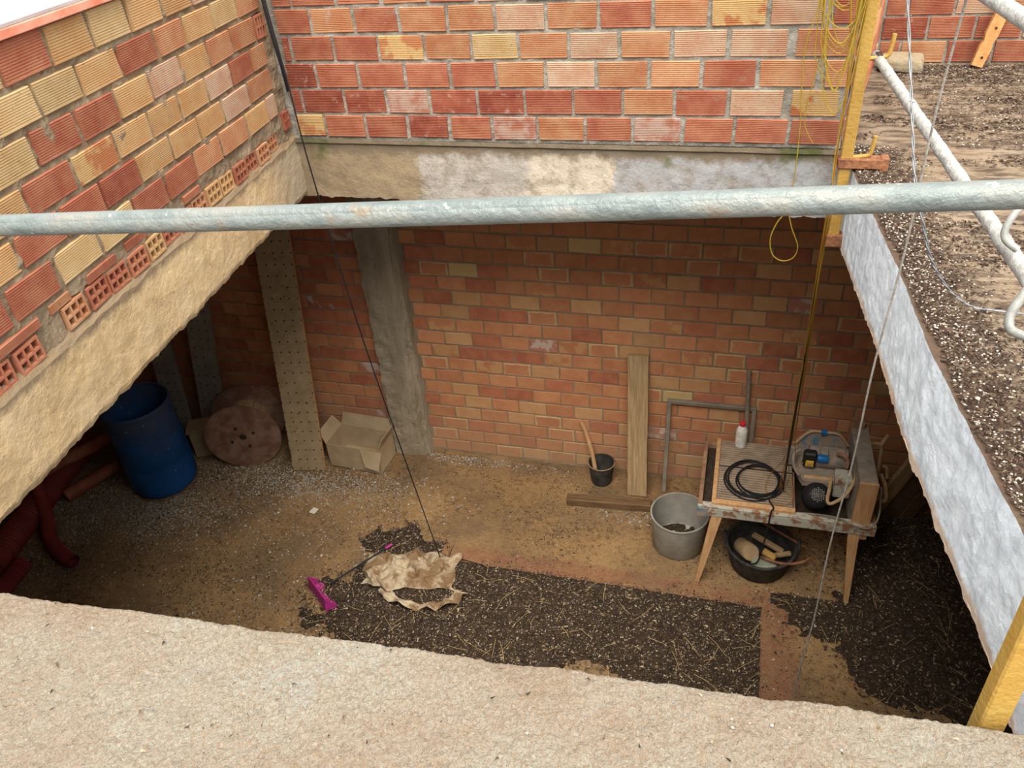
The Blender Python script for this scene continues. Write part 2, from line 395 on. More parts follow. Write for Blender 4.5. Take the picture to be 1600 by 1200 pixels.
# ------------------------------------------------------------------ mesh builder
class MB:
    def __init__(s): s.v = []; s.f = []
    def quad_ring(s, a, b, close=True):
        n = len(a)
        for i in range(n if close else n - 1):
            j = (i + 1) % n
            s.f.append((a[i], a[j], b[j], b[i]))
    def add(s, vs, fs):
        o = len(s.v)
        s.v += [tuple(q) for q in vs]
        s.f += [tuple(i + o for i in f) for f in fs]
        return s
    def box(s, lo, hi, ch=0.0, mx=None):
        x0, y0, z0 = lo; x1, y1, z1 = hi
        if ch <= 0:
            vs = [(x0, y0, z0), (x1, y0, z0), (x1, y1, z0), (x0, y1, z0), (x0, y0, z1), (x1, y0, z1), (x1, y1, z1), (x0, y1, z1)]
            fs = [(0, 3, 2, 1), (4, 5, 6, 7), (0, 1, 5, 4), (1, 2, 6, 5), (2, 3, 7, 6), (3, 0, 4, 7)]
        else:
            c = ch; vs = []
            for (z, k) in ((z0, c), (z0 + c, 0), (z1 - c, 0), (z1, c)):
                vs += [(x0 + k, y0 + c, z), (x0 + c, y0 + k, z), (x1 - c, y0 + k, z), (x1 - k, y0 + c, z),
                       (x1 - k, y1 - c, z), (x1 - c, y1 - k, z), (x0 + c, y1 - k, z), (x0 + k, y1 - c, z)]
            fs = [tuple(range(7, -1, -1)), tuple(range(24, 32))]
            for l in range(3):
                for i in range(8):
                    j = (i + 1) % 8
                    fs.append((l * 8 + i, l * 8 + j, l * 8 + 8 + j, l * 8 + 8 + i))
        if mx is not None: vs = [tuple(mx @ Vector(q)) for q in vs]
        return s.add(vs, fs)
    def bar(s, p, q, w, h, ch=0.003, up=(0, 0, 1)):
        """box of section w x h from point p to point q"""
        p, q = Vector(p), Vector(q); d = q - p; L = d.length; z = d / L
        u = Vector(up)
        if abs(z.dot(u)) > 0.98: u = Vector((0, 1, 0))
        x = u.cross(z).normalized(); y = z.cross(x)
        mx = Matrix((( x.x, y.x, z.x, p.x), (x.y, y.y, z.y, p.y), (x.z, y.z, z.z, p.z), (0, 0, 0, 1)))
        return s.box((-w / 2, -h / 2, 0), (w / 2, h / 2, L), ch, mx)
    def tube(s, pts, r, n=8, caps=True, rf=None):
        pts = [Vector(p) for p in pts]
        rings = []; px = None
        for i, p in enumerate(pts):
            d = (pts[min(i + 1, len(pts) - 1)] - pts[max(i - 1, 0)])
            d = d.normalized() if d.length > 1e-9 else Vector((0, 0, 1))
            if px is None:
                a = Vector((0, 0, 1)) if abs(d.z) < 0.9 else Vector((1, 0, 0))
                px = a.cross(d).normalized()
            else:
                px = (px - d * px.dot(d))
                px = px.normalized() if px.length > 1e-6 else Vector((1, 0, 0))
            py = d.cross(px)
            rr = rf(i) if rf else r
            o = len(s.v)
            for k in range(n):
                a = 2 * math.pi * k / n
                s.v.append(tuple(p + (px * math.cos(a) + py * math.sin(a)) * rr))
            rings.append(list(range(o, o + n)))
        for a, b in zip(rings, rings[1:]): s.quad_ring(a, b)
        if caps: s.f.append(tuple(reversed(rings[0]))); s.f.append(tuple(rings[-1]))
        return s
    def lathe(s, prof, n=32, mx=None, closed=False):
        """prof: list of (r, z) turned about the z axis"""
        rings = []
        for r, z in prof:
            o = len(s.v)
            if r < 1e-6:
                q = Vector((0, 0, z)); s.v.append(tuple(mx @ q if mx else q)); rings.append([o])
            else:
                for k in range(n):
                    a = 2 * math.pi * k / n
                    q = Vector((r * math.cos(a), r * math.sin(a), z))
                    s.v.append(tuple(mx @ q if mx else q))
                rings.append(list(range(o, o + n)))
        prs = list(zip(rings, rings[1:]))
        if closed: prs.append((rings[-1], rings[0]))
        for a, b in prs:
            if len(a) == 1 and len(b) == 1: continue
            if len(a) == 1:
                for i in range(n): s.f.append((a[0], b[(i + 1) % n], b[i]))
            elif len(b) == 1:
                for i in range(n): s.f.append((a[i], a[(i + 1) % n], b[0]))
            else: s.quad_ring(a, b)
        return s
    def prism(s, poly, d, mx=None):
        """poly: points in a plane (3-D), extruded by vector d"""
        n = len(poly); d = Vector(d)
        vs = [Vector(p) for p in poly] + [Vector(p) + d for p in poly]
        if mx is not None: vs = [mx @ q for q in vs]
        fs = [tuple(range(n - 1, -1, -1)), tuple(range(n, 2 * n))]
        fs += [(i, (i + 1) % n, n + (i + 1) % n, n + i) for i in range(n)]
        return s.add(vs, fs)
    def grid(s, nu, nv, fn):
        o = len(s.v)
        for i in range(nu + 1):
            for j in range(nv + 1): s.v.append(tuple(fn(i / nu, j / nv)))
        w = nv + 1
        for i in range(nu):
            for j in range(nv):
                a = o + i * w + j
                s.f.append((a, a + w, a + w + 1, a + 1))
        return s
    def mesh(s, name):
        me = bpy.data.meshes.new(name)
        me.from_pydata(s.v, [], s.f)
        me.update()
        return me
    def build(s, name, mat, parent=None, smooth=False, label=None):
        me = s.mesh(name)
        me.materials.append(M[mat])
        if smooth:
            me.polygons.foreach_set('use_smooth', [True] * len(me.polygons))
            try: me.set_sharp_from_angle(angle=R(40))
            except Exception: pass
        o = bpy.data.objects.new(name, me)
        COL.objects.link(o)
        if parent is not None: o.parent = parent
        if label: o['label'] = label
        return o

def nz(x, y, z, f=1.0, o=3):
    return noise.fractal(Vector((x * f, y * f, z * f)), 0.9, 2.0, o)

def curve(pts, n=8):
    """smooth line through the points"""
    P = [Vector(p) for p in pts]; out = []
    for i in range(len(P) - 1):
        a, b, c, d = P[max(i - 1, 0)], P[i], P[i + 1], P[min(i + 2, len(P) - 1)]
        for k in range(n):
            u = k / n
            out.append(0.5 * ((2 * b) + (c - a) * u + (2 * a - 5 * b + 4 * c - d) * u * u + (3 * b - a - 3 * c + d) * u ** 3))
    out.append(P[-1])
    return out

# ================================================================== THE SETTING
ZU = 3.53          # level of the upper slabs
YB, YL = 4.03, 5.50  # upper partition, lower back wall
LD = Vector((math.cos(R(95.4)), math.sin(R(95.4)), 0))   # direction of the left wall

class Frame:
    def __init__(s, o, u):
        s.o = Vector(o); s.u = Vector(u).normalized(); s.y = Vector((0, 0, 1)).cross(s.u)
    def pt(s, t, z, d=0.0):
        p = s.o + s.u * t + s.y * d
        return Vector((p.x, p.y, z))
    def mx(s, t, z, d=0.0):
        p = s.pt(t, z, d)
        return Matrix(((s.u.x, s.y.x, 0, p.x), (s.u.y, s.y.y, 0, p.y), (0, 0, 1, p.z), (0, 0, 0, 1)))

def backing(mb, fr, t0, t1, z0, z1, thick, step=0.03, recess=0.009, amp=0.008, f=14, holes=()):
    nu = max(2, int((t1 - t0) / step)); nv = max(2, int((z1 - z0) / step))
    def fn(u, v):
        t = t0 + (t1 - t0) * u; z = z0 + (z1 - z0) * v
        for (ha, hb, hc, hd) in holes:
            if ha < t < hb and hc < z < hd: return fr.pt(t, z, 0.085)
        return fr.pt(t, z, recess + amp * nz(t, z, fr.o.x, f, 4))
    mb.grid(nu, nv, fn)
    q = [fr.pt(t, z, d) for d in (0.02, thick) for (t, z) in ((t0, z0), (t1, z0), (t1, z1), (t0, z1))]
    mb.add(q, [(4, 7, 6, 5), (0, 4, 5, 1), (1, 5, 6, 2), (2, 6, 7, 3), (3, 7, 4, 0)])

BR = {}
def brick_mesh(L, Hh, ribbed, var, mat, D=0.06):
    key = (round(L, 2), round(Hh, 3), ribbed, var, mat)
    if key in BR: return BR[key]
    rr = random.Random(hash((round(L, 2), round(Hh, 3), ribbed, var)) & 0xffff)
    mb = MB(); c = 0.0035; x0, x1 = -L / 2, L / 2; h = Hh / 2
    j = lambda: rr.uniform(-0.0025, 0.0025)
    if ribbed:
        n = 12; prof = [(-h, c), (-h + c, 0)]
        for i in range(n):
            a = -h + 0.006 + (Hh - 0.012) * i / n; p = (Hh - 0.012) / n
            prof += [(a + p * 0.08, 0.0), (a + p * 0.58, 0.0), (a + p * 0.68, 0.0038), (a + p * 0.98, 0.0038)]
        prof += [(h - c, 0), (h, c)]
        ja, jb = j(), j()
        rows = []
        for z, d in prof:
            o = len(mb.v)
            e = z / h * 0.5
            mb.v += [(x0 + c + ja * e * 2, -D / 2 + d, z), (x1 - c + jb * e * 2, -D / 2 + d, z)]
            rows.append((o, o + 1))
        for a, b in zip(rows, rows[1:]): mb.f.append((a[0], a[1], b[1], b[0]))
        o = len(mb.v)
        mb.v += [(x0, D / 2, -h), (x1, D / 2, -h), (x1, D / 2, h), (x0, D / 2, h)]
        mb.f += [(rows[0][1], rows[0][0], o, o + 1), (rows[-1][0], rows[-1][1], o + 2, o + 3)]
        mb.f.append(tuple([r[0] for r in rows] + [o + 3, o]))
        mb.f.append(tuple([r[1] for r in reversed(rows)] + [o + 1, o + 2]))
    else:
        v = [(x0 + j(), -D / 2 + c, -h + j()), (x1 + j(), -D / 2 + c, -h + j()), (x1 + j(), -D / 2 + c, h + j()), (x0 + j(), -D / 2 + c, h + j())]
        w = [(p[0] * (1 - 2 * c / L), -D / 2, p[2] * (1 - 2 * c / Hh)) for p in v]
        b = [(p[0], D / 2, p[2]) for p in v]
        mb.add(v + w + b, [(4, 5, 6, 7), (0, 1, 5, 4), (1, 2, 6, 5), (2, 3, 7, 6), (3, 0, 4, 7), (1, 0, 8, 9), (2, 1, 9, 10), (3, 2, 10, 11), (0, 3, 11, 8)])
    me = mb.mesh('brick'); me.materials.append(M[mat])
    BR[key] = me
    return me

def hollow_mesh(L, Hh, mat):
    """end of a hollow brick: two rows of open cells"""
    key = ('hollow', round(L, 2), round(Hh, 3), mat)
    if key in BR: return BR[key]
    mb = MB(); nx, nzz = 3, 2; D = 0.07; wl = 0.009
    xs = [-L / 2]; zs = [-Hh / 2]
    cw = (L - wl * (nx + 1)) / nx; chh = (Hh - wl * (nzz + 1)) / nzz
    for i in range(nx): xs += [xs[-1] + wl, xs[-1] + wl + cw]
    xs.append(L / 2)
    for i in range(nzz): zs += [zs[-1] + wl, zs[-1] + wl + chh]
    zs.append(Hh / 2)
    for i in range(len(xs) - 1):
        for k in range(len(zs) - 1):
            a, b, c, d = xs[i], xs[i + 1], zs[k], zs[k + 1]
            if i % 2 == 1 and k % 2 == 1:
                f = [(a, -D / 2, c), (b, -D / 2, c), (b, -D / 2, d), (a, -D / 2, d)]
                g = [(p[0], D / 2, p[2]) for p in f]
                mb.add(f + g, [(0, 1, 5, 4), (1, 2, 6, 5), (2, 3, 7, 6), (3, 0, 4, 7), (4, 5, 6, 7)])
            else:
                mb.add([(a, -D / 2, c), (b, -D / 2, c), (b, -D / 2, d), (a, -D / 2, d)], [(0, 1, 2, 3)])
    f = [(-L / 2, -D / 2, -Hh / 2), (L / 2, -D / 2, -Hh / 2), (L / 2, -D / 2, Hh / 2), (-L / 2, -D / 2, Hh / 2)]
    g = [(p[0], D / 2, p[2]) for p in f]
    mb.add(f + g, [(1, 0, 4, 5), (2, 1, 5, 6), (3, 2, 6, 7), (0, 3, 7, 4)])
    me = mb.mesh('brick'); me.materials.append(M[mat]); BR[key] = me
    return me

def put_brick(fr, parent, ta, tb, za, zb, mat, ribbed=True, hollow=False, jitter=1.0, name='brick', sink=0.0):
    L = round((tb - ta) / 0.02) * 0.02 if hollow else round((tb - ta) * 100) / 100
    Hh = round(zb - za, 3)
    me = hollow_mesh(L, Hh, mat) if hollow else brick_mesh(L, Hh, ribbed, random.randrange(4), mat)
    o = bpy.data.objects.new(name, me)
    COL.objects.link(o)
    D = 0.07 if hollow else 0.06
    m = fr.mx((ta + tb) / 2, (za + zb) / 2 + random.uniform(-.002, .002) * jitter, D / 2 + sink + random.uniform(-.003, .003) * jitter)
    m = m @ Matrix.Rotation(R(random.uniform(-.7, .7) * jitter), 4, 'Y') @ Matrix.Rotation(R(random.uniform(-.5, .5) * jitter), 4, 'Z')
    o.matrix_world = m
    o.parent = parent
    return o

CODE = dict(r='brick_red', o='brick_orange', p='brick_salmon', y='brick_yellow', s='brick_straw', d='brick_dark', w='brick_pale', t='brick_two_tone')

# ---- upper partition over the back beam
fB = Frame((0, YB, 0), (1, 0, 0))
mb = MB(); backing(mb, fB, -2.47, 0.44, ZU - 0.01, 4.62, 0.13, 0.02)
wall_up = mb.build('wall_back_upper', 'mortar_grey')
tag(wall_up, 'upper wall of ribbed red hollow bricks standing on the concrete beam', 'wall', kind='structure')
ROWS = [
 (3.540, 3.655, [-2.42, -2.233, -1.995, -1.748, -1.511, -1.274, -1.033, -0.785, -0.545, -0.299, -0.052, 0.196, 0.43], 'trrdrworwrrr'),
 (3.672, 3.790, [-2.42, -2.342, -2.094, -1.848, -1.603, -1.343, -1.092, -0.844, -0.594, -0.346, -0.09, 0.164, 0.412], 'dddwddrrorpt'),
 (3.806, 3.925, [-2.41, -2.23, -1.986, -1.723, -1.476, -1.232, -0.978, -0.723, -0.469, -0.223, 0.03, 0.297, 0.43], 'drrrropooroo'),
 (3.942, 4.058, [-2.40, -2.345, -2.098, -1.848, -1.598, -1.349, -1.106, -0.858, -0.611, -0.368, -0.11, 0.157, 0.42], 'drrtoyopoppo'),
 (4.076, 4.190, [-2.40, -2.202, -1.961, -1.714, -1.46, -1.216, -0.962, -0.711, -0.458, -0.204, 0.053, 0.30, 0.43], 'rorooporotpr'),
 (4.208, 4.325, [-2.40, -2.29, -2.042, -1.794, -1.549, -1.305, -1.06, -0.81, -0.56, -0.31, -0.06, 0.19, 0.43], 'rrrorpoorpor'),
 (4.342, 4.458, [-2.40, -2.165, -1.92, -1.67, -1.42, -1.17, -0.92, -0.67, -0.42, -0.17, 0.08, 0.33, 0.43], 'oroprorropor'),
 (4.476, 4.592, [-2.40, -2.29, -2.042, -1.794, -1.549, -1.305, -1.06, -0.81, -0.56, -0.31, -0.06, 0.19, 0.43], 'rporoorporor')]
for z0, z1, xs, cs in ROWS:
    for i in range(len(xs) - 1):
        g = 0.0065
        a, b = xs[i] + g, xs[i + 1] - g
        if abs(xs[i] - 0.157) < .01 or abs(xs[i] - 0.297) < .01: a += 0.02
        if b - a < 0.03: continue
        put_brick(fB, wall_up, a, b, z0, z1, CODE[cs[i]])

# ---- upper left wall
fL = Frame((-2.44, YB, 0), LD)
HEADERS = []
s = 0.20
while s < 3.55:
    z0 = 3.545 + random.uniform(-.005, .006)
    if random.random() < 0.86: HEADERS.append((-s - 0.12, -s, z0, z0 + 0.085))
    s += 0.130 + random.uniform(0, .012)
mb = MB()
backing(mb, fL, -3.75, 0.02, ZU - 0.03, 4.475, 0.14, 0.016, 0.010, 0.012, holes=[(a + .004, b - .004, c + .004, d - .004) for a, b, c, d in HEADERS + [(-0.150, -0.055, 4.085, 4.192)]])
backing(mb, fL, -1.12, 0.02, 4.475, 4.90, 0.14, 0.03, 0.010, 0.012)
wall_l = mb.build('wall_left', 'mortar_brown')
tag(wall_l, 'upper left wall of ribbed yellow and red hollow bricks with smeared mortar', 'wall', kind='structure')
LROWS = [  # z0, z1, distances from the corner (towards the viewer), colours from the near end to the corner
 (4.348, 4.470, [3.42, 3.17, 2.92, 2.67, 2.42, 2.17, 1.924, 1.672, 1.426, 1.179, 0.929, 0.68, 0.43, 0.18, 0.06], 'yorsyyrsyssprr'),
 (4.218, 4.325, [3.56, 3.31, 3.06, 2.81, 2.56, 2.31, 2.06, 1.816, 1.574, 1.315, 1.051, 0.81, 0.552, 0.293, 0.06], 'syorysyysrosyop'),
 (4.085, 4.195, [3.41, 3.16, 2.91, 2.66, 2.41, 2.16, 1.914, 1.666, 1.417, 1.172, 0.916, 0.667, 0.436, 0.168], 'ysrsyyrrspsoop'),
 (3.957, 4.062, [3.54, 3.29, 3.04, 2.79, 2.54, 2.29, 2.037, 1.774, 1.506, 1.255, 1.011, 0.76, 0.517, 0.272, 0.10], 'oyrsysrtsssproww'),
 (3.832, 3.935, [3.43, 3.18, 2.93, 2.68, 2.43, 2.163, 1.92, 1.677, 1.426, 1.164, 0.918, 0.672, 0.391, 0.101], 'syrosrrdssspop'),
 (3.700, 3.810, [3.54, 3.29, 3.04, 2.79, 2.54, 2.29, 2.039, 1.779, 1.535, 1.285, 1.03, 0.775, 0.495, 0.231, 0.12], 'yoysrryyrroospw')]
for z0, z1, ss, cs in LROWS:
    for i in range(len(ss) - 1):
        put_brick(fL, wall_l, -ss[i] + 0.008, -ss[i + 1] - 0.008, z0, z1, CODE[cs[i % len(cs)]])
put_brick(fL, wall_l, -0.150, -0.055, 4.085, 4.192, 'brick_red', hollow=True)
put_brick(fL, wall_l, -0.085, -0.015, 3.600, 3.690, 'brick_dark', hollow=True)
for k, z0 in enumerate((4.49, 4.622, 4.754)):
    for i in range(5):
        a = -1.10 + 0.25 * i - (0.12 if k % 2 else 0)
        b = min(a + 0.235, -0.06); a = max(a, -1.11)
        if b - a > 0.06: put_brick(fL, wall_l, a, b, z0, z0 + 0.115, CODE['srypo'[(i + k) % 5]])
# course of hollow bricks laid endwise above the beam, their cells open to the room
for ta, tb, za, zb in HEADERS:
    put_brick(fL, wall_l, ta, tb, za, zb, random.choice(['brick_red', 'brick_orange', 'brick_red', 'brick_straw']), hollow=True, jitter=2.0, sink=0.002)
for a, b in ((1.50, 1.66), (1.73, 1.92), (2.02, 2.14), (2.20, 2.42), (2.5, 2.7), (2.8, 3.05), (1.05, 1.2)):
    put_brick(fL, wall_l, -b, -a, 3.641, 3.676, random.choice(['brick_red', 'brick_orange']), jitter=1.5)

# tiled sill of the window opening in the left wall
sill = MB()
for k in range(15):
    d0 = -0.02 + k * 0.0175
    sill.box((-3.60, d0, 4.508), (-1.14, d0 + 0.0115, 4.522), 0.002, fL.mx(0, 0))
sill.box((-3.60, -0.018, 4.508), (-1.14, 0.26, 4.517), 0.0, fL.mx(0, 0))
sl = sill.build('trim_1', 'sill_glare')  # pale colour stands in for strong daylight on the tile top
tag(sl, 'ribbed window sill at the upper left, daylight glare put into its pale colour', 'sill', kind='structure')
ed = MB(); ed.box((-3.60, -0.024, 4.478), (-1.14, 0.25, 4.508), 0.003, fL.mx(0, 0))
e = ed.build('front_edge', 'sill_tile', sl, label='red terracotta edge under the sill')

# ---- lower back wall
fW = Frame((0, YL, 0), (1, 0, 0))
mb = MB(); backing(mb, fW, -2.62, 3.25, -0.03, 3.22, 0.15, 0.05, 0.007, 0.006)
wall_b = mb.build('wall_back', 'mortar_lower')
tag(wall_b, 'long lower back wall of smooth orange bricks behind the saw table', 'wall', kind='structure')
mb = MB(); backing(mb, fW, -6.45, -2.90, -0.03, 3.22, 0.15, 0.05, 0.007, 0.006)
wall_bl = mb.build('wall_back_left', 'mortar_lower')
tag(wall_bl, 'shaded lower back wall of red bricks left of the concrete column', 'wall', kind='structure')
rest_r, rest_l = MB(), MB()
rngb = random.Random(21)
PZ = 0.1338
n_r = n_l = 0
for r in range(24):
    z0 = 0.012 + r * PZ + 0.009; z1 = z0 + PZ - 0.018
    if z1 > 3.2: continue
    off = -2.468 if r % 2 == 0 else -2.332
    t = off - 0.25 * 16
    while t < 3.2:
        a, b = t + 0.0065, t + 0.2435
        t += 0.25
        for side, lo, hi in (('l', -6.42, -2.915), ('r', -2.605, 3.2)):
            aa, bb = max(a, lo), min(b, hi)
            if bb - aa < 0.04: continue
            if side == 'l':
                c = rngb.choices(['lower_brick_red', 'lower_brick_orange', 'lower_brick_white'], [6, 4, 0.4])[0]
                seen = z1 < 2.35 and aa > -4.75
            else:
                c = rngb.choices(['lower_brick_orange', 'lower_brick_red', 'lower_brick_tan', 'lower_brick_yellow', 'lower_brick_mixed', 'lower_brick_white', 'lower_brick_rim'], [8, 2.6 + (1.8 if aa < -1.7 else 0), 2.6, 0.55 if z0 > .6 else .15, 1.3, 0.45, 2.4])[0]
                seen = z1 < 2.40 and aa < 0.47 + max(0.0, 2.35 - z0) * 0.52
            if seen:
                put_brick(fW, wall_bl if side == 'l' else wall_b, aa, bb, z0, z1, c, ribbed=False)
                if side == 'l': n_l += 1
                else: n_r += 1
            else:
                (rest_l if side == 'l' else rest_r).box((aa, YL, z0), (bb, YL + 0.05, z1))
o = rest_r.build('brick_courses', 'lower_brick_orange', wall_b); o['kind'] = 'stuff'
o = rest_l.build('brick_courses', 'lower_brick_red', wall_bl); o['kind'] = 'stuff'
print('lower bricks', n_r, n_l)

# ---- wall behind the right slab, and the return wall beside the yellow post
mb = MB(); backing(mb, fW, 0.70, 3.25, ZU - 0.02, 4.75, 0.15, 0.04, 0.009, 0.008)
wall_f = mb.build('wall_right_far', 'mortar_grey')
tag(wall_f, 'ribbed red brick wall closing the littered right slab', 'wall', kind='structure')
for r in range(9):
    z0 = ZU + 0.006 + r * 0.133; z1 = z0 + 0.117
    t = 0.596 + (0.127 if r % 2 else 0)
    while t < 3.2:
        a, b = max(t + 0.006, 0.73), t + 0.244
        t += 0.25
        if b - a > 0.04: put_brick(fW, wall_f, a, b, z0, z1, CODE['rorroprod'[random.randrange(9)]])
fR = Frame((0.45, YB, 0), (0.27, 1.47, 0))
# seen from the right-hand side: its face looks towards +x
mb = MB()
Lr = math.hypot(0.27, 1.47)
def rp(t, z, d=0.0): return fR.pt(t, z, d)
backing(mb, fR, 0.0, Lr, ZU - 0.02, 4.75, 0.12, 0.04, 0.009, 0.008)
wall_r = mb.build('wall_right_return', 'mortar_grey')
tag(wall_r, 'short brick return wall behind the yellow guard post', 'wall', kind='structure')
for r in range(9):
    z0 = ZU + 0.006 + r * 0.133; z1 = z0 + 0.117
    t = -0.1 - (0.127 if r % 2 else 0)
    while t < Lr - 0.03:
        a, b = max(t + 0.006, 0.01), min(t + 0.244, Lr - 0.01)
        t += 0.25
        if b - a > 0.04: put_brick(fR, wall_r, a, b, z0, z1, CODE['rorroprod'[random.randrange(9)]])

# ---- column in the lower back wall
mb = MB()
def colfn(u, v):
    z = -0.02 + 3.24 * v
    P = [(-2.945, 5.50), (-2.955, 5.42), (-2.945, 5.385), (-2.80, 5.38), (-2.70, 5.385), (-2.655, 5.40), (-2.64, 5.43), (-2.615, 5.44), (-2.60, 5.50)]
    k = u * (len(P) - 1); i = min(int(k), len(P) - 2); w = k - i
    x = P[i][0] * (1 - w) + P[i + 1][0] * w; y = P[i][1] * (1 - w) + P[i + 1][1] * w
    edge = 0.014 if i in (1, 2, 5, 6) else 0.006
    return (x + edge * nz(x * 3, y * 3, z, 9, 4), y + edge * nz(y * 3 + 7, x, z, 9, 4), z)
mb.grid(40, 160, colfn)
mb.box((-2.94, 5.47, -0.02), (-2.605, 5.64, 3.22))
colm = mb.build('trim_2', 'column_concrete')
tag(colm, 'rough concrete column standing in the lower back wall', 'column', kind='structure')

# ---- back beam under the upper partition
mb = MB()
def bbfn(u, v):
    x = -2.47 + 2.95 * u
    z = ZU + 0.005 - (ZU - 3.185) * v
    bulge = 0.006 * nz(x, z, 3.1, 5, 4)
    if v > 0.93: z += 0.014 * nz(x, 1.7, 9.0, 16, 4)
    if v < 0.1: bulge -= 0.012
    return (x, YB - 0.012 + bulge, z - 0.012 * u)
mb.grid(220, 30, bbfn)
mb.box((-2.47, YB + 0.015, 3.20), (0.48, YB + 0.26, ZU - 0.01))
bbm = mb.build('trim_3', 'back_beam_concrete')
tag(bbm, 'patchy concrete beam under the upper back wall, part whitewashed', 'beam', kind='structure')

# ---- left beam under the left wall
mb = MB()
def lbfn(u, v):
    s = -0.02 + 3.80 * u
    if v < 0.08:
        d = -0.010 + (0.08 - v) * 0.35; z = ZU + 0.026 - v * 0.40
    else:
        d = -0.010; z = ZU - 0.006 - (ZU - 3.205) * ((v - 0.08) / 0.92)
    if v > 0.93: z += 0.015 * nz(s, 5.2, 1.0, 11, 4); d += (v - 0.93) * 0.15
    d += 0.005 * nz(s, z, 8.0, 7, 4)
    return fL.pt(-s, z + 0.012 * nz(s, 2.2, v * 2, 9, 3) * (1 if v < 0.12 else 0), d)
mb.grid(300, 36, lbfn)
mb.box((-3.78, 0.012, 3.215), (0.0, 0.24, ZU - 0.02), 0, fL.mx(0, 0))
lbm = mb.build('trim_4', 'left_beam_concrete')
tag(lbm, 'sloping tan mortar-smeared concrete beam under the left wall', 'beam', kind='structure')

# ---- ceiling of the lower room round the opening
mb = MB()
def lw(y): return -2.44 - (y - YB) * -LD.x / LD.y * -1 if False else -2.44 + (YB - y) * 0.0945
mb.prism([(-6.5, -1.3, 3.24), (lw(-1.3) - 0.2, -1.3, 3.24), (lw(YB) - 0.2, YB + 0.2, 3.24), (-6.5, YB + 0.2, 3.24)], (0, 0, 0.24))
mb.box((-6.5, YB + 0.2, 3.24), (3.3, YL + 0.14, 3.48))
ceil = mb.build('ceiling', 'raw_concrete')
tag(ceil, 'concrete ceiling slab of the lower room around the opening', 'ceiling', kind='structure')

# ---- near slab (the one the photograph is taken from)
def near_edge(x): return 0.985 + 0.052 * x + 0.006 * nz(x, 0, 4.0, 6, 4)
mb = MB()
def nsfn(u, v):
    x = -2.30 + 3.32 * u
    e = near_edge(x)
    if v < 0.85:
        y = e - 0.010 - 0.58 * (1 - v / 0.85) ** 1.3; z = ZU
    else:
        w = (v - 0.85) / 0.15
        y = e - 0.010 + 0.010 * min(1, w * 5); z = ZU - 0.008 * min(1, w * 5) - 0.30 * max(0, w - 0.12)
    h = 0.004 * nz(x, y, z, 34, 2) + 0.004 * nz(x, y, z + 3, 9, 2) + 0.0034 * nz(x, y, z + 5, 105, 2)
    if v < 0.87: z += h
    else: y += h
    return (x, y, z)
mb.grid(1000, 120, nsfn)
mb.box((-3.6, -1.3, 3.24), (3.3, 0.52, ZU - 0.001))
mb.prism([(-2.35, 0.5, 3.24), (1.25, 0.5, 3.24), (1.25, near_edge(1.25) - 0.02, 3.24), (-2.35, near_edge(-2.35) - 0.02, 3.24)], (0, 0, ZU - 3.26))
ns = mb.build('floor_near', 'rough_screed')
tag(ns, 'rough pale concrete slab edge in the foreground', 'slab', kind='structure')

# ---- right slab with its whitewashed side
EP = [(0.9, 0.735), (1.5, 0.69), (2.27, 0.598), (2.85, 0.56), (3.35, 0.512), (3.75, 0.472), (4.04, 0.452)]
def r_edge(y):
    y = max(0.9, min(4.04, y))
    for (a, xa), (b, xb) in zip(EP, EP[1:]):
        if y <= b: return xa + (xb - xa) * (y - a) / (b - a)
    return EP[-1][1]
mb = MB()
def rsfn(u, v):
    y = 0.92 + 3.11 * u
    e = r_edge(y)
    if v < 0.3:
        x = e + 0.30 * (1 - v / 0.3); z = ZU
    else:
        w = (v - 0.3) / 0.7
        x = e + 0.004 * w; z = ZU - 0.375 * w
    h = (0.008 if v < 0.3 else 0.0035) * nz(x, y, z, 12, 4)
    if v < 0.3: z += h
    else:
        x += h * 1.2
        if v > 0.95: z += 0.020 * nz(y, 1.1, 2.0, 14, 4)
    return (x, y, z)
top = MB(); side = MB()
top.grid(200, 10, lambda u, v: rsfn(u, v * 0.3))
top.prism([(r_edge(0.92) + 0.29, 0.52, 3.16), (3.3, 0.52, 3.16), (3.3, YL + 0.14, 3.16), (0.70, YL + 0.14, 3.16), (r_edge(4.03) + 0.05, YB, 3.16), (r_edge(4.0) + 0.05, YB, 3.16)], (0, 0, ZU - 3.162))
top.prism([(1.25, 0.52, 3.16), (1.6, 0.52, 3.16), (1.6, 1.2, 3.16), (1.25, 1.2, 3.16)], (0, 0, ZU - 3.164))
fr_ = top.build('floor_right', 'dusty_screed')
tag(fr_, 'dusty concrete slab on the right, littered with bark and crumbs', 'slab', kind='structure')
side.grid(340, 34, lambda u, v: rsfn(u, 0.3 + v * 0.7))
side.grid(60, 4, lambda u, v: (r_edge(0.92 + 3.11 * u) + 0.004 + 0.4 * v, 0.92 + 3.11 * u, 3.157))
o = side.build('slab_side', 'slab_side_whitewash', fr_, label='whitewashed slab side')

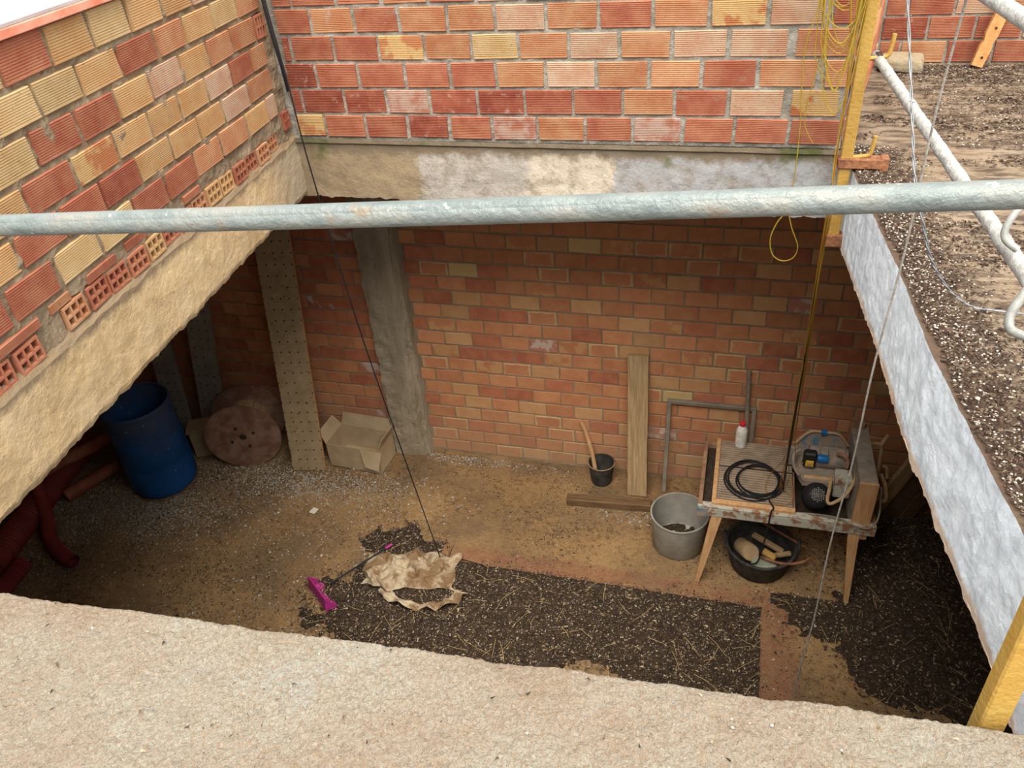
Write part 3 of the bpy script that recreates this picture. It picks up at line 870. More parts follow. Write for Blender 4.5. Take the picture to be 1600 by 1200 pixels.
# ---- earth floor and the other walls of the lower room
mb = MB()
mb.grid(150, 110, lambda u, v: (-6.5 + 9.8 * u, -1.3 + 6.85 * v, 0.010 * nz(-6.5 + 9.8 * u, -1.3 + 6.85 * v, 0, 2.5, 4) - 0.003))
fl = mb.build('floor', 'earth_floor')
tag(fl, 'bare earth floor of the lower room with dark litter', 'floor', kind='structure')
for nm, lo, hi, lab in (('wall_left_lower', (-6.6, -1.3, -0.03), (-6.45, 5.5, 3.24), 'dark left wall of the lower room under the ceiling'),
                        ('wall_right_lower', (3.2, -1.3, -0.03), (3.35, 5.5, 3.24), 'dark right wall of the lower room under the slab'),
                        ('wall_front_lower', (-6.6, -1.45, -0.03), (3.35, -1.3, 3.24), 'front wall of the lower room under the near slab')):
    mb = MB(); mb.box(lo, hi); tag(mb.build(nm, 'raw_concrete'), lab, 'wall', kind='structure')

# ================================================================== THINGS
def trot(rx=0, ry=0, rz=0, loc=(0, 0, 0)):
    return Matrix.Translation(loc) @ Matrix.Rotation(rz, 4, 'Z') @ Matrix.Rotation(ry, 4, 'Y') @ Matrix.Rotation(rx, 4, 'X')

# ---- litter
def litter(name, n, sample, mat, smin, smax, shape, label, cat, seed, lift=0.0):
    rg = random.Random(seed); mb = MB()
    made = 0; tries = 0
    while made < n and tries < n * 30:
        tries += 1
        p = sample(rg)
        if p is None: continue
        made += 1
        x, y, z = p; s = rg.uniform(smin, smax) * (1.6 if rg.random() < 0.05 else 1); a = rg.uniform(0, 6.283)
        ca, sa = math.cos(a), math.sin(a)
        if shape == 'flake':
            w = s * rg.uniform(0.25, 0.6); h = s * rg.uniform(0.08, 0.3); tl = rg.uniform(-.5, .5) * s
            L = [(-s / 2, -w / 2, 0.0), (s / 2, -w * .3, max(0, tl * .4)), (s * .35, w / 2, max(0, -tl * .4)), (0, 0, h)]
            F_ = [(0, 1, 3), (1, 2, 3), (2, 0, 3), (0, 2, 1)]
        elif shape == 'straw':
            w = 0.0012; b = rg.gauss(0, .04) * s
            L = [(-s / 2, -w, 0.002), (-s / 2, w, 0.002), (0, b - w, 0.008), (0, b + w, 0.008), (s / 2, -w, 0.003), (s / 2, w, 0.003), (0, b, 0.004)]
            F_ = [(0, 2, 3, 1), (2, 4, 5, 3), (0, 6, 2), (4, 2, 6)]
        else:
            q = [s * rg.uniform(.35, .6) for _ in range(6)]
            L = [(q[0], 0, s * .4), (0, q[1], s * .35), (-q[2], 0, s * .4), (0, -q[3], s * .35), (0, 0, s * .8), (0, 0, -0.001)]
            F_ = [(0, 1, 4), (1, 2, 4), (2, 3, 4), (3, 0, 4), (1, 0, 5), (2, 1, 5), (3, 2, 5), (0, 3, 5)]
        mb.add([(x + v[0] * ca - v[1] * sa, y + v[0] * sa + v[1] * ca, z + lift + v[2]) for v in L], F_)
    o = mb.build(name, mat)
    return tag(o, label, cat, kind='stuff')

def floor_z(x, y): return 0.010 * nz(x, y, 0, 2.5, 4) - 0.003
def U(rg, a, b): return rg.uniform(a, b)

# bed of dark mulch in the sunken strip in the middle of the floor
def bed_h(x, y):
    left = -2.75 + 0.55 * nz(y, 3.3, 0, 1.7, 3) + 0.25 * nz(x, y, 2, 5, 3)
    m = min(1.0, max(-1.0, (x - left) * 2.0))
    top = 4.185 if x > -2.02 else 4.185 + 0.30 * math.exp(-((x + 2.45) / 0.36) ** 2) + 0.10 * nz(x, y, 7, 5, 3)
    m = min(m, (top - y) * 12)
    bare = 1.0 - math.exp(-(((x + 0.72) / 0.33) ** 2 + ((y - 3.38) / 0.16) ** 2)) * 1.5
    return min(m, bare + 0.3 * nz(x, y, 0, 7, 3))
mb = MB()
def bedfn(u, v):
    x = -3.5 + 3.93 * u; y = 2.3 + (1.885 if x > -2.02 else 2.35) * v
    m = bed_h(x, y)
    return (x, y, 0.016 * max(-1.0, m * 2 if m < 0.5 else 1.0) + 0.008 * nz(x, y, 1, 16, 4))
mb.grid(300, 150, bedfn)
tag(mb.build('mulch_bed', 'mulch_ground'), 'long strip of dark bark mulch across the middle of the earth floor', 'mulch', kind='stuff')
def s_bed(rg):
    x, y = U(rg, -3.6, 0.43), U(rg, 2.6, 4.6)
    if x > -2.02 and y > 4.185 + rg.gauss(0, .03): return None
    if y < 3.2 and rg.random() < .6: return None
    return (x, y, 0.018 + rg.uniform(0, .008)) if bed_h(x, y) > 0.15 - abs(rg.gauss(0, .45)) else None
litter('bark_litter', 14000, s_bed, 'bark_flakes', 0.010, 0.030, 'flake', 'loose bark flakes over the dark mulch strip on the floor', 'bark', 1)
litter('pale_crumbs', 4600, s_bed, 'pale_crumbs', 0.004, 0.0095, 'crumb', 'pale foam crumbs sprinkled over the dark mulch strip', 'crumbs', 2)
litter('straw_stalks', 130, s_bed, 'straw_bits', 0.05, 0.20, 'straw', 'dry straw stalks lying on the dark mulch strip', 'straw', 3, 0.008)

# second bed under the right slab
def bed2(x, y):
    # distance beyond the ragged diagonal boundary
    d = (x - 0.78) * 0.62 + (y - 4.02) * 0.78 if y < 4.35 else (x - 1.12)
    return d + 0.22 * nz(x, y, 5, 2.2, 4)
mb = MB()
def bed2fn(u, v):
    x = 0.5 + 2.6 * u; y = 2.4 + 3.0 * v
    m = bed2(x, y)
    if y > 4.9: m -= (y - 4.9) * 0.5
    return (x, y, 0.013 * max(-1, min(1, m * 5)) + 0.006 * nz(x, y, 1, 16, 4))
mb.grid(170, 190, bed2fn)
tag(mb.build('mulch_bed', 'mulch_ground'), 'dark mulch spread under the whitewashed slab at right', 'mulch', kind='stuff')
def s_bed2(rg):
    x, y = U(rg, 0.5, 2.4), U(rg, 2.9, 5.4)
    return (x, y, 0.014 + rg.uniform(0, .006)) if bed2(x, y) > -abs(rg.gauss(0, .16)) else None
litter('bark_litter', 8500, s_bed2, 'bark_flakes', 0.010, 0.030, 'flake', 'loose bark flakes on the floor right of the saw table', 'bark', 4)
litter('pale_crumbs', 1700, s_bed2, 'pale_crumbs', 0.004, 0.010, 'crumb', 'pale foam crumbs on the floor right of the saw table', 'crumbs', 5)
litter('straw_stalks', 90, s_bed2, 'straw_bits', 0.05, 0.2, 'straw', 'dry straw stalks on the floor right of the saw table', 'straw', 6, 0.006)

# scattered litter on the rest of the earth floor
def s_floor(rg):
    x, y = U(rg, -6.2, 2.2), U(rg, 2.6, 5.45)
    d = nz(x, y, 2, 1.3, 4) + 0.25 * (1 if x < -2.6 else 0)
    return (x, y, floor_z(x, y)) if d > rg.uniform(-.1, .75) else None
litter('bark_litter', 17000, s_floor, 'bark_flakes', 0.008, 0.026, 'flake', 'thin scatter of bark flakes over the open earth floor', 'bark', 7)
def s_pale(rg):
    c = rg.random()
    if c < 0.34: x, y = rg.gauss(-4.95, 0.42), rg.gauss(4.25, 0.22)
    elif c < 0.58: x, y = rg.gauss(-3.75, 0.6), rg.gauss(4.85, 0.16)
    elif c < 0.72: x, y = rg.gauss(-5.6, .35), rg.gauss(3.9, .45)
    elif c < 0.75: x, y = -2.62 + abs(rg.gauss(0, .7)), 5.44 - abs(rg.gauss(0, .07))
    elif c < 0.81: x, y = U(rg, 0.3, 1.5), 5.38 - abs(rg.gauss(0, .10))
    elif c < 0.83: x, y = rg.gauss(-0.5, .25), rg.gauss(4.92, .05)
    else: x, y = U(rg, -6, -2.2), U(rg, 3.0, 5.0)
    if not (-6.3 < x < 2 and 2.5 < y < 5.46): return None
    if (x + 4.99) ** 2 + (y - 4.62) ** 2 < 0.088: return None
    return (x, y, floor_z(x, y))
litter('pale_crumbs', 11000, s_pale, 'pale_crumbs', 0.007, 0.019, 'crumb', 'drift of pale foam crumbs round the barrel and along the walls', 'crumbs', 8)

# litter on the right slab
def s_slab(rg):
    y = U(rg, 1.1, 5.45)
    if y < YB: x = r_edge(y) + 0.012 + abs(rg.gauss(0, 0.12)) + 0.05 * max(0, nz(y, 0, 0, 2.5, 2))
    else: x = U(rg, 0.9, 2.2)
    if x > 2.2 or (y > YB and x < 0.47 + (y - YB) * .25): return None
    return (x, y, ZU + 0.004)
litter('bark_litter', 20000, s_slab, 'bark_flakes_upper', 0.006, 0.020, 'flake', 'band of bark flakes along the edge of the right slab', 'bark', 9, 0.003)
def s_slab2(rg):
    x, y = U(rg, 0.5, 2.3), U(rg, 1.2, 5.45)
    if x < r_edge(y) + .02 or (y > YB and x < 0.47 + (y - YB) * .25): return None
    d = nz(x * 0.8, y * 2.2, 1, 2.6, 5) + 0.35 * max(0, y - 4.4)
    return (x, y, ZU) if d > rg.uniform(.0, .8) else None
litter('bark_litter', 14000, s_slab2, 'bark_flakes_upper', 0.006, 0.026, 'flake', 'patches of bark flakes across the dusty right slab', 'bark', 10)
litter('pale_crumbs', 1800, lambda rg: s_slab(rg) if rg.random() < .7 else s_slab2(rg), 'pale_crumbs', 0.004, 0.010, 'crumb', 'pale foam crumbs among the bark on the right slab', 'crumbs', 11, 0.004)
# grit on the near slab
def s_near(rg):
    x = U(rg, -2.0, 0.9); y = near_edge(x) - 0.02 - U(rg, 0, .45)
    return (x, y, ZU + 0.003)
litter('grit', 170, s_near, 'bark_flakes', 0.005, 0.013, 'flake', 'dark bits of grit on the pale foreground slab', 'grit', 12, 0.003)
litter('pale_crumbs', 60, s_near, 'pale_crumbs', 0.003, 0.008, 'crumb', 'white crumbs stuck on the pale foreground slab', 'crumbs', 13)

# ---- foreground guard rail
mb = MB()
P0, P1 = Vector((-2.45, 1.056, 4.329)), Vector((0.86, 1.049, 4.567))
N_ = 150
mb.tube([P0.lerp(P1, i / N_) + Vector((0, 0, -0.006 * math.sin(math.pi * i / N_))) for i in range(N_ + 1)], 0.018, 20, caps=False)
mb.tube([P0.lerp(P1, i / 40) for i in range(41)], 0.0155, 12, caps=False)
rail = mb.build('guard_rail', 'old_galvanised_pipe', smooth=True)
tag(rail, 'long grey galvanised guard rail pipe crossing the whole foreground', 'pipe')

def guard_post(loc, rz, htop, zlow, jaws=True):
    t = empty('guard_post', loc, rz)
    b = MB(); b.box((-0.025, -0.018, zlow), (0.025, 0.018, htop), 0.004); b.build('post', 'yellow_paint', t)
    if jaws: b = MB(); b.box((-0.035, -0.03, 0.000), (0.16, 0.03, 0.045), 0.004); b.box((0.14, -0.028, -0.02), (0.175, 0.028, 0.05), 0.004); b.build('upper_jaw', 'rust', t, label='rusty clamp jaw')
    b = MB(); b.box((-0.03, -0.03, zlow - 0.05), (0.07, 0.03, zlow + 0.01), 0.004); b.build('lower_jaw', 'rust', t, label='rusty clamp jaw')
    for zz in (0.045, 0.46, 0.86):
        if zz > htop - .1: continue
        b = MB(); b.tube(curve([(0.02, 0.0, zz), (0.06, 0, zz + 0.004), (0.092, 0, zz + 0.012), (0.10, 0, zz + 0.045), (0.104, 0, zz + 0.095)], 6), 0.009, 10)
        b.build('hook', 'yellow_paint', t, smooth=True)
    return t
t = guard_post((0.440, 3.735, 3.545), 0, 1.2, -0.33)
tag(t, 'yellow steel guard post clamped on the far corner of the right slab', 'post')
t = guard_post((0.548, 1.062, 3.545), R(10), 1.2, -0.36, False)
tag(t, 'yellow guard post at the near right corner of the opening', 'post')

# white painted rail on hooks, and the rail above it
mb = MB()
A, B = Vector((0.497, 3.80, 4.000)), Vector((0.745, 0.98, 3.965))
mb.tube([A.lerp(B, i / 120) for i in range(121)], 0.02, 16, rf=lambda i: 0.0195 + 0.0018 * nz(i * .37, 0, 0, 2.0, 3) + (0.0015 if i % 9 < 2 else 0))
w = mb.build('side_rail', 'white_pipe', smooth=True)
tag(w, 'crusty white-painted rail pipe hooked on the far yellow post', 'pipe')
mb = MB(); mb.box((-0.010, -0.075, 0.0185), (0.010, -0.02, 0.0225), 0.001, Matrix.Translation(A) @ Matrix.Rotation(R(5), 4, 'Z')); mb.build('slot', 'dark_void', w)
mb = MB()
A, B = Vector((0.40, 3.755, 4.50)), Vector((0.66, 0.98, 4.50))
mb.tube([A.lerp(B, i / 60) for i in range(61)], 0.019, 16)
tag(mb.build('side_rail', 'white_pipe', smooth=True), 'upper white rail pipe cutting the top right corner', 'pipe')

# bent reinforcing bars hooked over the white rail
mb = MB()
mb.tube(curve([(1.15, 2.22, 3.546), (1.10, 2.21, 3.90), (0.96, 2.15, 4.20), (0.76, 2.064, 4.195), (0.672, 2.018, 4.128), (0.636, 2.004, 4.112), (0.612, 1.985, 4.078), (0.610, 1.972, 4.045), (0.640, 1.960, 4.022)], 8), 0.0088, 10)
tag(mb.build('bent_bar', 'pipe_grey', smooth=True), 'bent grey steel bar whose hooked end touches the white rail', 'bar')
mb = MB()
mb.tube(curve([(1.10, 1.86, 3.546), (1.06, 1.86, 3.90), (0.92, 1.83, 4.15), (0.74, 1.765, 4.145), (0.655, 1.728, 4.090), (0.606, 1.705, 4.068), (0.585, 1.690, 4.035), (0.572, 1.676, 4.005), (0.576, 1.660, 3.982), (0.602, 1.660, 3.968), (0.690, 1.660, 3.925), (0.95, 1.64, 3.548)], 8), 0.0098, 10)
tag(mb.build('bent_bar', 'pipe_grey', smooth=True), 'hairpin-bent grey steel bar at the right edge below the hooked one', 'bar')

# twisted wire drooping to the slab
mb = MB()
bp = [(0.438, 3.05, 4.60), (0.441, 2.97, 4.428), (0.471, 2.824, 4.219), (0.496, 2.712, 4.058), (0.518, 2.623, 3.929), (0.55, 2.561, 3.831), (0.588, 2.534, 3.727), (0.628, 2.521, 3.658), (0.683, 2.518, 3.595), (0.749, 2.516, 3.555), (0.83, 2.526, 3.541), (0.95, 2.514, 3.541), (1.15, 2.55, 3.541)]
cp = curve(bp, 14)
for ph in (0, math.pi):
    mb.tube([p + Vector((0.0028 * math.cos(i * .55 + ph), 0.0028 * math.sin(i * .55 + ph), 0)) for i, p in enumerate(cp)], 0.0026, 5)
for i in range(20, len(cp), 16):
    p = cp[i]
    mb.tube([p + Vector((-.008, .004, .004)), p, p + Vector((.009, -.003, .003))], 0.0016, 4)
tag(mb.build('barbed_wire', 'zinc_wire'), 'zinc barbed wire drooping in a curve onto the right slab', 'wire')

# grey rope hanging through the opening
mb = MB()
ra, rb = Vector((0.522, 2.50, 4.80)), Vector((0.42, 2.36, 0.012))
mb.tube([ra.lerp(rb, i / 60) + Vector((0.004 * math.sin(i * .6), 0, 0)) for i in range(61)], 0.0036, 6)
tag(mb.build('hanging_rope', 'grey_rope'), 'grey rope hanging straight down past the whitewashed slab side', 'rope')

# black cables in the left corner, one of them dropping to the floor
mb = MB()
mb.tube(curve([(-2.372, 3.93, 4.62), (-2.368, 3.925, 4.26), (-2.335, 3.91, 3.85), (-2.300, 3.885, 3.40), (-2.24, 3.93, 2.4), (-2.15, 4.03, 1.2), (-2.07, 4.12, 0.20), (-2.06, 4.16, 0.03), (-1.96, 4.19, 0.028), (-1.7, 4.155, 0.03)], 10), 0.0042, 6)
tag(mb.build('hanging_cable', 'black_cable'), 'thin black cable hanging from the left corner down to the floor', 'cable')
mb = MB()
mb.tube(curve([(-2.40, 3.955, 4.62), (-2.398, 3.95, 4.30), (-2.385, 3.945, 4.08), (-2.375, 3.95, 3.93), (-2.385, 3.975, 3.80)], 10), 0.007, 6)
tag(mb.build('corner_cable', 'black_cable'), 'thicker black cable hanging in the top of the left corner', 'cable')

# yellow wires hung on the far post and run down to the saw
hank = empty('wire_hank', (0.34, 3.70, 4.3))
def wire(pts, r, mat, n=10, parent=hank, name='wire'):
    m = MB(); o_ = parent.location
    m.tube([Vector(p) - o_ for p in curve(pts, n)], r, 5)
    return m.build(name, mat, parent)
rg = random.Random(5)
for i in range(15):
    zl = 4.42 - i * 0.024 + rg.uniform(-.02, .02)
    xl = 0.262 + rg.uniform(-.02, .025); xr = 0.395 + rg.uniform(-.01, .02)
    dr = rg.uniform(0.10, 0.20) + 0.006 * i; y = 3.70 + rg.uniform(-.03, .03)
    wire([(xl, y, zl + 0.35), (xl + .002, y, zl), (xl + .018, y, zl - dr * .6), ((xl + xr) / 2 + .01, y, zl - dr), (xr - .015, y, zl - dr * .62), (xr, y, zl + 0.02), (xr + .02, y, zl + 0.32)], 0.0024, 'yellow_wire', 7)
for i in range(7):
    j = lambda a=.008: rg.uniform(-a, a)
    wire([(0.29 + i * .016, 3.69 + j(), 4.62), (0.35 + i * .009 + j(), 3.69 + j(), 4.25), (0.392 + j(), 3.69 + j(), 3.95), (0.393 + j(), 3.70 + j(), 3.60), (0.402 + j(), 3.72 + j(), 3.25), (0.43 + j(), 3.98 + j(.01), 2.45), (0.465 + j(.012), 4.35 + j(.02), 1.45), (0.50 + j(.03), 4.62 + j(.05), 0.86 + j(.02)), (0.50 + j(.07), 4.66 + j(.1), 0.80)], 0.0021, 'yellow_wire' if i % 2 else 'orange_wire', 8)
wire([(0.404, 3.715, 3.30), (0.43, 3.98, 2.45), (0.468, 4.36, 1.40), (0.495, 4.58, 0.90), (0.498, 4.60, 0.81)], 0.006, 'black_cable', 10)
wire([(0.404, 3.72, 3.40), (0.445, 3.99, 2.45), (0.50, 4.40, 1.45), (0.58, 4.62, 1.02), (0.62, 4.75, 0.97)], 0.0024, 'orange_wire', 10)
wire([(0.404, 3.72, 3.40), (0.44, 3.99, 2.45), (0.48, 4.40, 1.40), (0.40, 4.70, 0.85), (0.38, 4.60, 0.79), (0.46, 4.47, 0.79), (0.56, 4.52, 0.80), (0.55, 4.70, 0.85)], 0.0024, 'orange_wire', 10)
tag(hank, 'hank of yellow wire hung beside the far post, its strands dropping to the saw', 'wire')
w2 = empty('loose_wire', (0.24, 3.97, 4.0))
wire([(0.262, 3.97, 4.60), (0.256, 3.965, 4.191), (0.225, 3.955, 4.037), (0.221, 3.955, 3.902), (0.243, 3.955, 3.644), (0.247, 3.955, 3.381), (0.235, 3.95, 3.244), (0.195, 3.95, 3.17), (0.171, 3.95, 3.08), (0.19, 3.95, 2.995), (0.24, 3.95, 2.96), (0.293, 3.95, 2.98), (0.307, 3.95, 3.045), (0.268, 3.95, 3.14), (0.24, 3.95, 3.23)], 0.0028, 'yellow_wire', 8, w2)
wire([(0.30, 3.965, 4.60), (0.299, 3.96, 4.036), (0.272, 3.955, 3.847), (0.259, 3.955, 3.674), (0.309, 3.955, 3.57)], 0.0024, 'yellow_wire', 8, w2)
tag(w2, 'thin yellow wire ending in a drooping loop below the back beam', 'wire')

# stone and stake on the right slab
mb = MB()
def stone(c, sx, sy, sz, seed, n=14, m=9):
    k = MB()
    for j in range(m + 1):
        ph = math.pi * j / m
        for i in range(n):
            a = 2 * math.pi * i / n
            d = Vector((math.cos(a) * math.sin(ph), math.sin(a) * math.sin(ph), math.cos(ph)))
            q = Vector([math.copysign(abs(v) ** 0.6, v) for v in d])
            r = 1 + 0.16 * nz(d.x + seed, d.y, d.z, 1.6, 3)
            k.v.append((c[0] + q.x * sx * r, c[1] + q.y * sy * r, c[2] + q.z * sz * r))
    for j in range(m):
        for i in range(n):
            k.f.append((j * n + i, (j + 1) * n + i, (j + 1) * n + (i + 1) % n, j * n + (i + 1) % n))
    return k
tag(stone((0.845, 5.36, ZU + 0.040), 0.125, 0.085, 0.05, 3).build('stone_block', 'stone', smooth=True), 'tan lump of stone on the right slab by the wall', 'stone')
mb = MB(); mb.prism([(-0.03, -0.018, 0), (0.03, -0.018, 0), (0.034, -0.018, 0.10), (0.026, -0.018, 0.135), (0.034, -0.018, 0.17), (0.03, -0.018, 0.55), (-0.03, -0.018, 0.55), (-0.034, -0.018, 0.17), (-0.026, -0.018, 0.135), (-0.034, -0.018, 0.10)], (0, 0.036, 0), trot(R(-8), R(15), 0, (1.25, 5.385, ZU + 0.012)))
stk = mb.build('wooden_stake', 'wood_stake'); tag(stk, 'notched orange wooden stake leaning on the far right wall', 'stake')
for q in (0.05, 0.21, 0.32):
    mb = MB(); mb.lathe([(0.0, 0.0), (0.007, 0.0), (0.007, 0.004), (0.0, 0.004)], 10, trot(R(-8), R(15), 0, (1.25, 5.385, ZU + 0.012)) @ Matrix.Translation((0.004, -0.0175, q)) @ Matrix.Rotation(R(90), 4, 'X'))
    mb.build('nail_hole', 'dark_void', stk)

# ---- blue barrel
def lathe_obj(name, prof, mat, parent=None, n=40, loc=(0, 0, 0), smooth=True, label=None, mx=None):
    m = MB(); m.lathe(prof, n, mx)
    o = m.build(name, mat, parent, smooth, label)
    if parent is None: o.location = loc
    return o
bar = empty('plastic_barrel', (-5.0, 4.63, 0.0))
lathe_obj('body', [(0.0, 0.0), (0.270, 0.0), (0.288, 0.02), (0.296, 0.10), (0.298, 0.30), (0.294, 0.31), (0.294, 0.335), (0.298, 0.345), (0.298, 0.60), (0.294, 0.61), (0.294, 0.635), (0.298, 0.645), (0.296, 0.80), (0.288, 0.88), (0.282, 0.885), (0.282, 0.80), (0.284, 0.04), (0.0, 0.03)], 'blue_plastic', bar, 56)
lathe_obj('rim', [(0.280, 0.870), (0.300, 0.872), (0.303, 0.885), (0.300, 0.915), (0.290, 0.925), (0.280, 0.918)], 'blue_plastic', bar, 56)
tag(bar, 'tall open blue plastic barrel standing on the floor at left', 'barrel')

# ---- cable reel lying on its rims
reel = empty('cable_reel', (-4.27, 4.97, 0.0), R(20))
def flange(y0, name, mat):
    m = MB()
    n = 44; r = 0.35; c = Vector((0, 0, r))
    mx = Matrix.Translation((0, y0, r)) @ Matrix.Rotation(R(90), 4, 'X')
    m.lathe([(0.035, -0.014), (0.35, -0.014), (0.35, 0.014), (0.035, 0.014)], n, mx, closed=True)
    return m.build(name, mat, reel)
fA = flange(0.0, 'flange', 'spool_wood'); flange(0.34, 'flange', 'spool_wood')
m = MB()
for k in range(18):
    a = 2 * math.pi * k / 18
    m.box((-0.030, 0.014, -0.008), (0.030, 0.326, 0.008), 0.002, Matrix.Translation((0, 0, 0.35)) @ Matrix.Rotation(a, 4, 'Y') @ Matrix.Translation((0, 0, 0.185)))
m.build('drum_slats', 'wood_tan', reel)
for a in (20, 110, 200, 290):
    m = MB(); m.lathe([(0, 0), (0.016, 0), (0.016, 0.008), (0.0, 0.008)], 12, Matrix.Translation((0.115 * math.cos(R(a)), -0.012, 0.35 + 0.115 * math.sin(R(a)))) @ Matrix.Rotation(R(90), 4, 'X')); m.build('bolt', 'dark_void', fA)
m = MB(); m.lathe([(0, 0), (0.036, 0), (0.036, 0.002), (0.0, 0.002)], 18, Matrix.Translation((0, -0.004, 0.35)) @ Matrix.Rotation(R(90), 4, 'X')); m.build('hub_hole', 'dark_void', reel)
tag(reel, 'wooden cable reel with a reddish disc facing out beside the barrel', 'cable reel')

# ---- perforated boards
def plank(name, base, top, w, th, mat, label, rot=0.0, edge=None, jag=0.0):
    b, t_ = Vector(base), Vector(top); d = t_ - b; L = d.length; z = d / L
    x = Vector((math.cos(rot), math.sin(rot), 0)); x = (x - z * x.dot(z)).normalized(); y = z.cross(x)
    mx = Matrix(((x.x, y.x, z.x, b.x), (x.y, y.y, z.y, b.y), (x.z, y.z, z.z, b.z), (0, 0, 0, 1)))
    m = MB()
    n = 48
    for i in range(n + 1):
        q = L * i / n
        j1 = jag * nz(q, 0, 1, 9, 3) + 0.002 * nz(q, 3, 1, 30, 2); j2 = jag * nz(q, 5, 1, 9, 3)
        m.v += [(-w / 2 + j1, -th / 2, q), (w / 2 + j2, -th / 2, q), (w / 2 + j2, th / 2, q), (-w / 2 + j1, th / 2, q)]
        if i:
            a = (i - 1) * 4; c = i * 4
            for k in range(4): m.f.append((a + k, a + (k + 1) % 4, c + (k + 1) % 4, c + k))
    m.f.append((3, 2, 1, 0)); m.f.append(tuple(range(n * 4, n * 4 + 4)))
    o = m.build(name, mat); o.matrix_world = mx
    if label: tag(o, label, 'board')
    if edge:
        m2 = MB(); m2.box((w / 2 - 0.002, -th / 2 + 0.002, 0.0), (w / 2 + 0.006, th / 2, L), 0.002)
        m2.build('edge_strip', edge, o, label='orange bare wooden edge')
    return o
plank('formwork_board', (-3.675, 5.00, 0.012), (-3.66, 5.425, 2.75), 0.30, 0.035, 'perforated_board', 'tall perforated tan formwork board leaning in front of the shaded wall', R(14), 'wood_orange', 0.006)
plank('formwork_board', (-4.86, 5.30, 0.012), (-4.66, 5.455, 1.75), 0.25, 0.03, 'perforated_board_grey', 'wide grey perforated board leaning in the dark corner behind the reel', R(6))
plank('formwork_board', (-5.20, 5.24, 0.012), (-5.22, 5.44, 1.45), 0.24, 0.03, 'perforated_board_grey', 'narrow grey perforated board in the dark corner behind the barrel', R(6))
crate = empty('wooden_offcut', (-4.80, 5.10, 0.0), R(25))
m = MB(); m.box((-0.13, -0.09, 0.004), (0.13, 0.09, 0.30), 0.006); m.build('block', 'cardboard', crate)
m = MB(); m.box((-0.15, -0.11, 0.30), (0.15, 0.11, 0.325), 0.004); m.build('top_board', 'wood_tan', crate)
tag(crate, 'small box of cardboard with a wooden top between barrel and reel', 'box')

# ---- corrugated and smooth drain pipes at far left
def corr(name, pts, r, mat, label, step=0.018, amp=0.006, ring=True):
    P = [Vector(p) for p in curve(pts, 40)]
    m = MB(); acc = 0; Q = [P[0]]
    for a, b in zip(P, P[1:]):
        if (b - Q[-1]).length > step / 2: Q.append(b)
    m.tube(Q, r, 18, caps=False, rf=(lambda i: r + (amp if i % 2 else -amp)) if ring else None)
    m.tube(Q[::4] + [Q[-1]], r - 0.012, 14, caps=False)
    return tag(m.build(name, mat, smooth=not ring), label, 'pipe')
corr('corrugated_pipe', [(-5.62, 2.7, 0.125), (-5.74, 3.30, 0.125), (-5.86, 3.92, 0.125), (-5.96, 4.42, 0.125), (-6.04, 4.9, 0.125)], 0.115, 'red_corrugated', 'thick red corrugated pipe lying along the left wall')
corr('corrugated_pipe', [(-5.38, 2.6, 0.085), (-5.47, 3.05, 0.085), (-5.52, 3.38, 0.085)], 0.07, 'red_corrugated', 'shorter red corrugated pipe beside the thick one')
corr('drain_pipe', [(-5.90, 4.12, 0.36), (-5.76, 4.42, 0.34), (-5.58, 4.80, 0.32)], 0.06, 'orange_pvc', 'smooth orange drain pipe propped across the pipes near the barrel', ring=False)
corr('drain_pipe', [(-5.76, 4.18, 0.066), (-5.66, 4.40, 0.066), (-5.55, 4.66, 0.066)], 0.06, 'orange_pvc', 'short orange drain pipe lying on the crumbs', ring=False)
corr('drain_pipe', [(-5.84, 4.04, 0.315), (-5.70, 3.90, 0.16), (-5.50, 3.68, 0.066), (-5.25, 3.54, 0.062), (-5.12, 3.50, 0.062)], 0.058, 'red_corrugated', 'curved red drain pipe ending open on the floor', ring=False)

# ---- cardboard box
bx = empty('cardboard_box', (-3.22, 5.235, 0.0), R(-4))
W_, D_, H_ = 0.27, 0.155, 0.27
m = MB(); m.box((-W_, -D_, 0.004), (W_, -D_ + 0.006, H_)); m.build('front_panel', 'cardboard', bx)
m = MB(); m.box((-W_, D_ - 0.006, 0.004), (W_, D_, H_)); m.build('back_panel', 'cardboard', bx)
m = MB(); m.box((-W_, -D_, 0.004), (-W_ + 0.006, D_, H_)); m.build('side_panel', 'cardboard', bx)
m = MB(); m.box((W_ - 0.006, -D_, 0.004), (W_, D_, H_)); m.build('side_panel', 'cardboard', bx)
m = MB(); m.box((-W_, -D_, 0.004), (W_, D_, 0.012)); m.build('bottom', 'cardboard', bx)
def flap(mx, L, h): 
    m = MB(); m.prism([(-L, 0, 0), (L, 0, 0), (L - 0.03, 0, h), (-L + 0.03, 0, h)], (0, 0.005, 0), mx); m.build('flap', 'cardboard', bx)
flap(trot(R(-14), 0, 0, (0, D_ - 0.005, H_)), W_, 0.13)
flap(trot(R(-30), 0, R(90), (-W_ + 0.004, 0, H_)), D_, 0.13)
flap(trot(R(-22), 0, R(-90), (W_ - 0.004, 0, H_)), D_, 0.14)
m = MB(); m.prism([(0.05, 0, 0), (W_, 0, 0), (W_ - 0.03, 0, -0.19), (0.10, 0, -0.17)], (0, 0.005, 0), trot(R(-16), 0, 0, (0.04, -D_ - 0.006, H_))); m.build('flap', 'cardboard', bx, label='torn flap hanging outside')
tag(bx, 'open cardboard box with raised flaps beside the concrete column', 'box')
m = stone((0, 0, 0), 0.085, 0.05, 0.035, 8); o = m.build('wooden_brush', 'log_wood', smooth=True); o.location = (-3.20, 5.23, 0.055); o.rotation_euler = (0, 0, R(25)); tag(o, 'oval brown brush head lying in the cardboard box', 'brush')
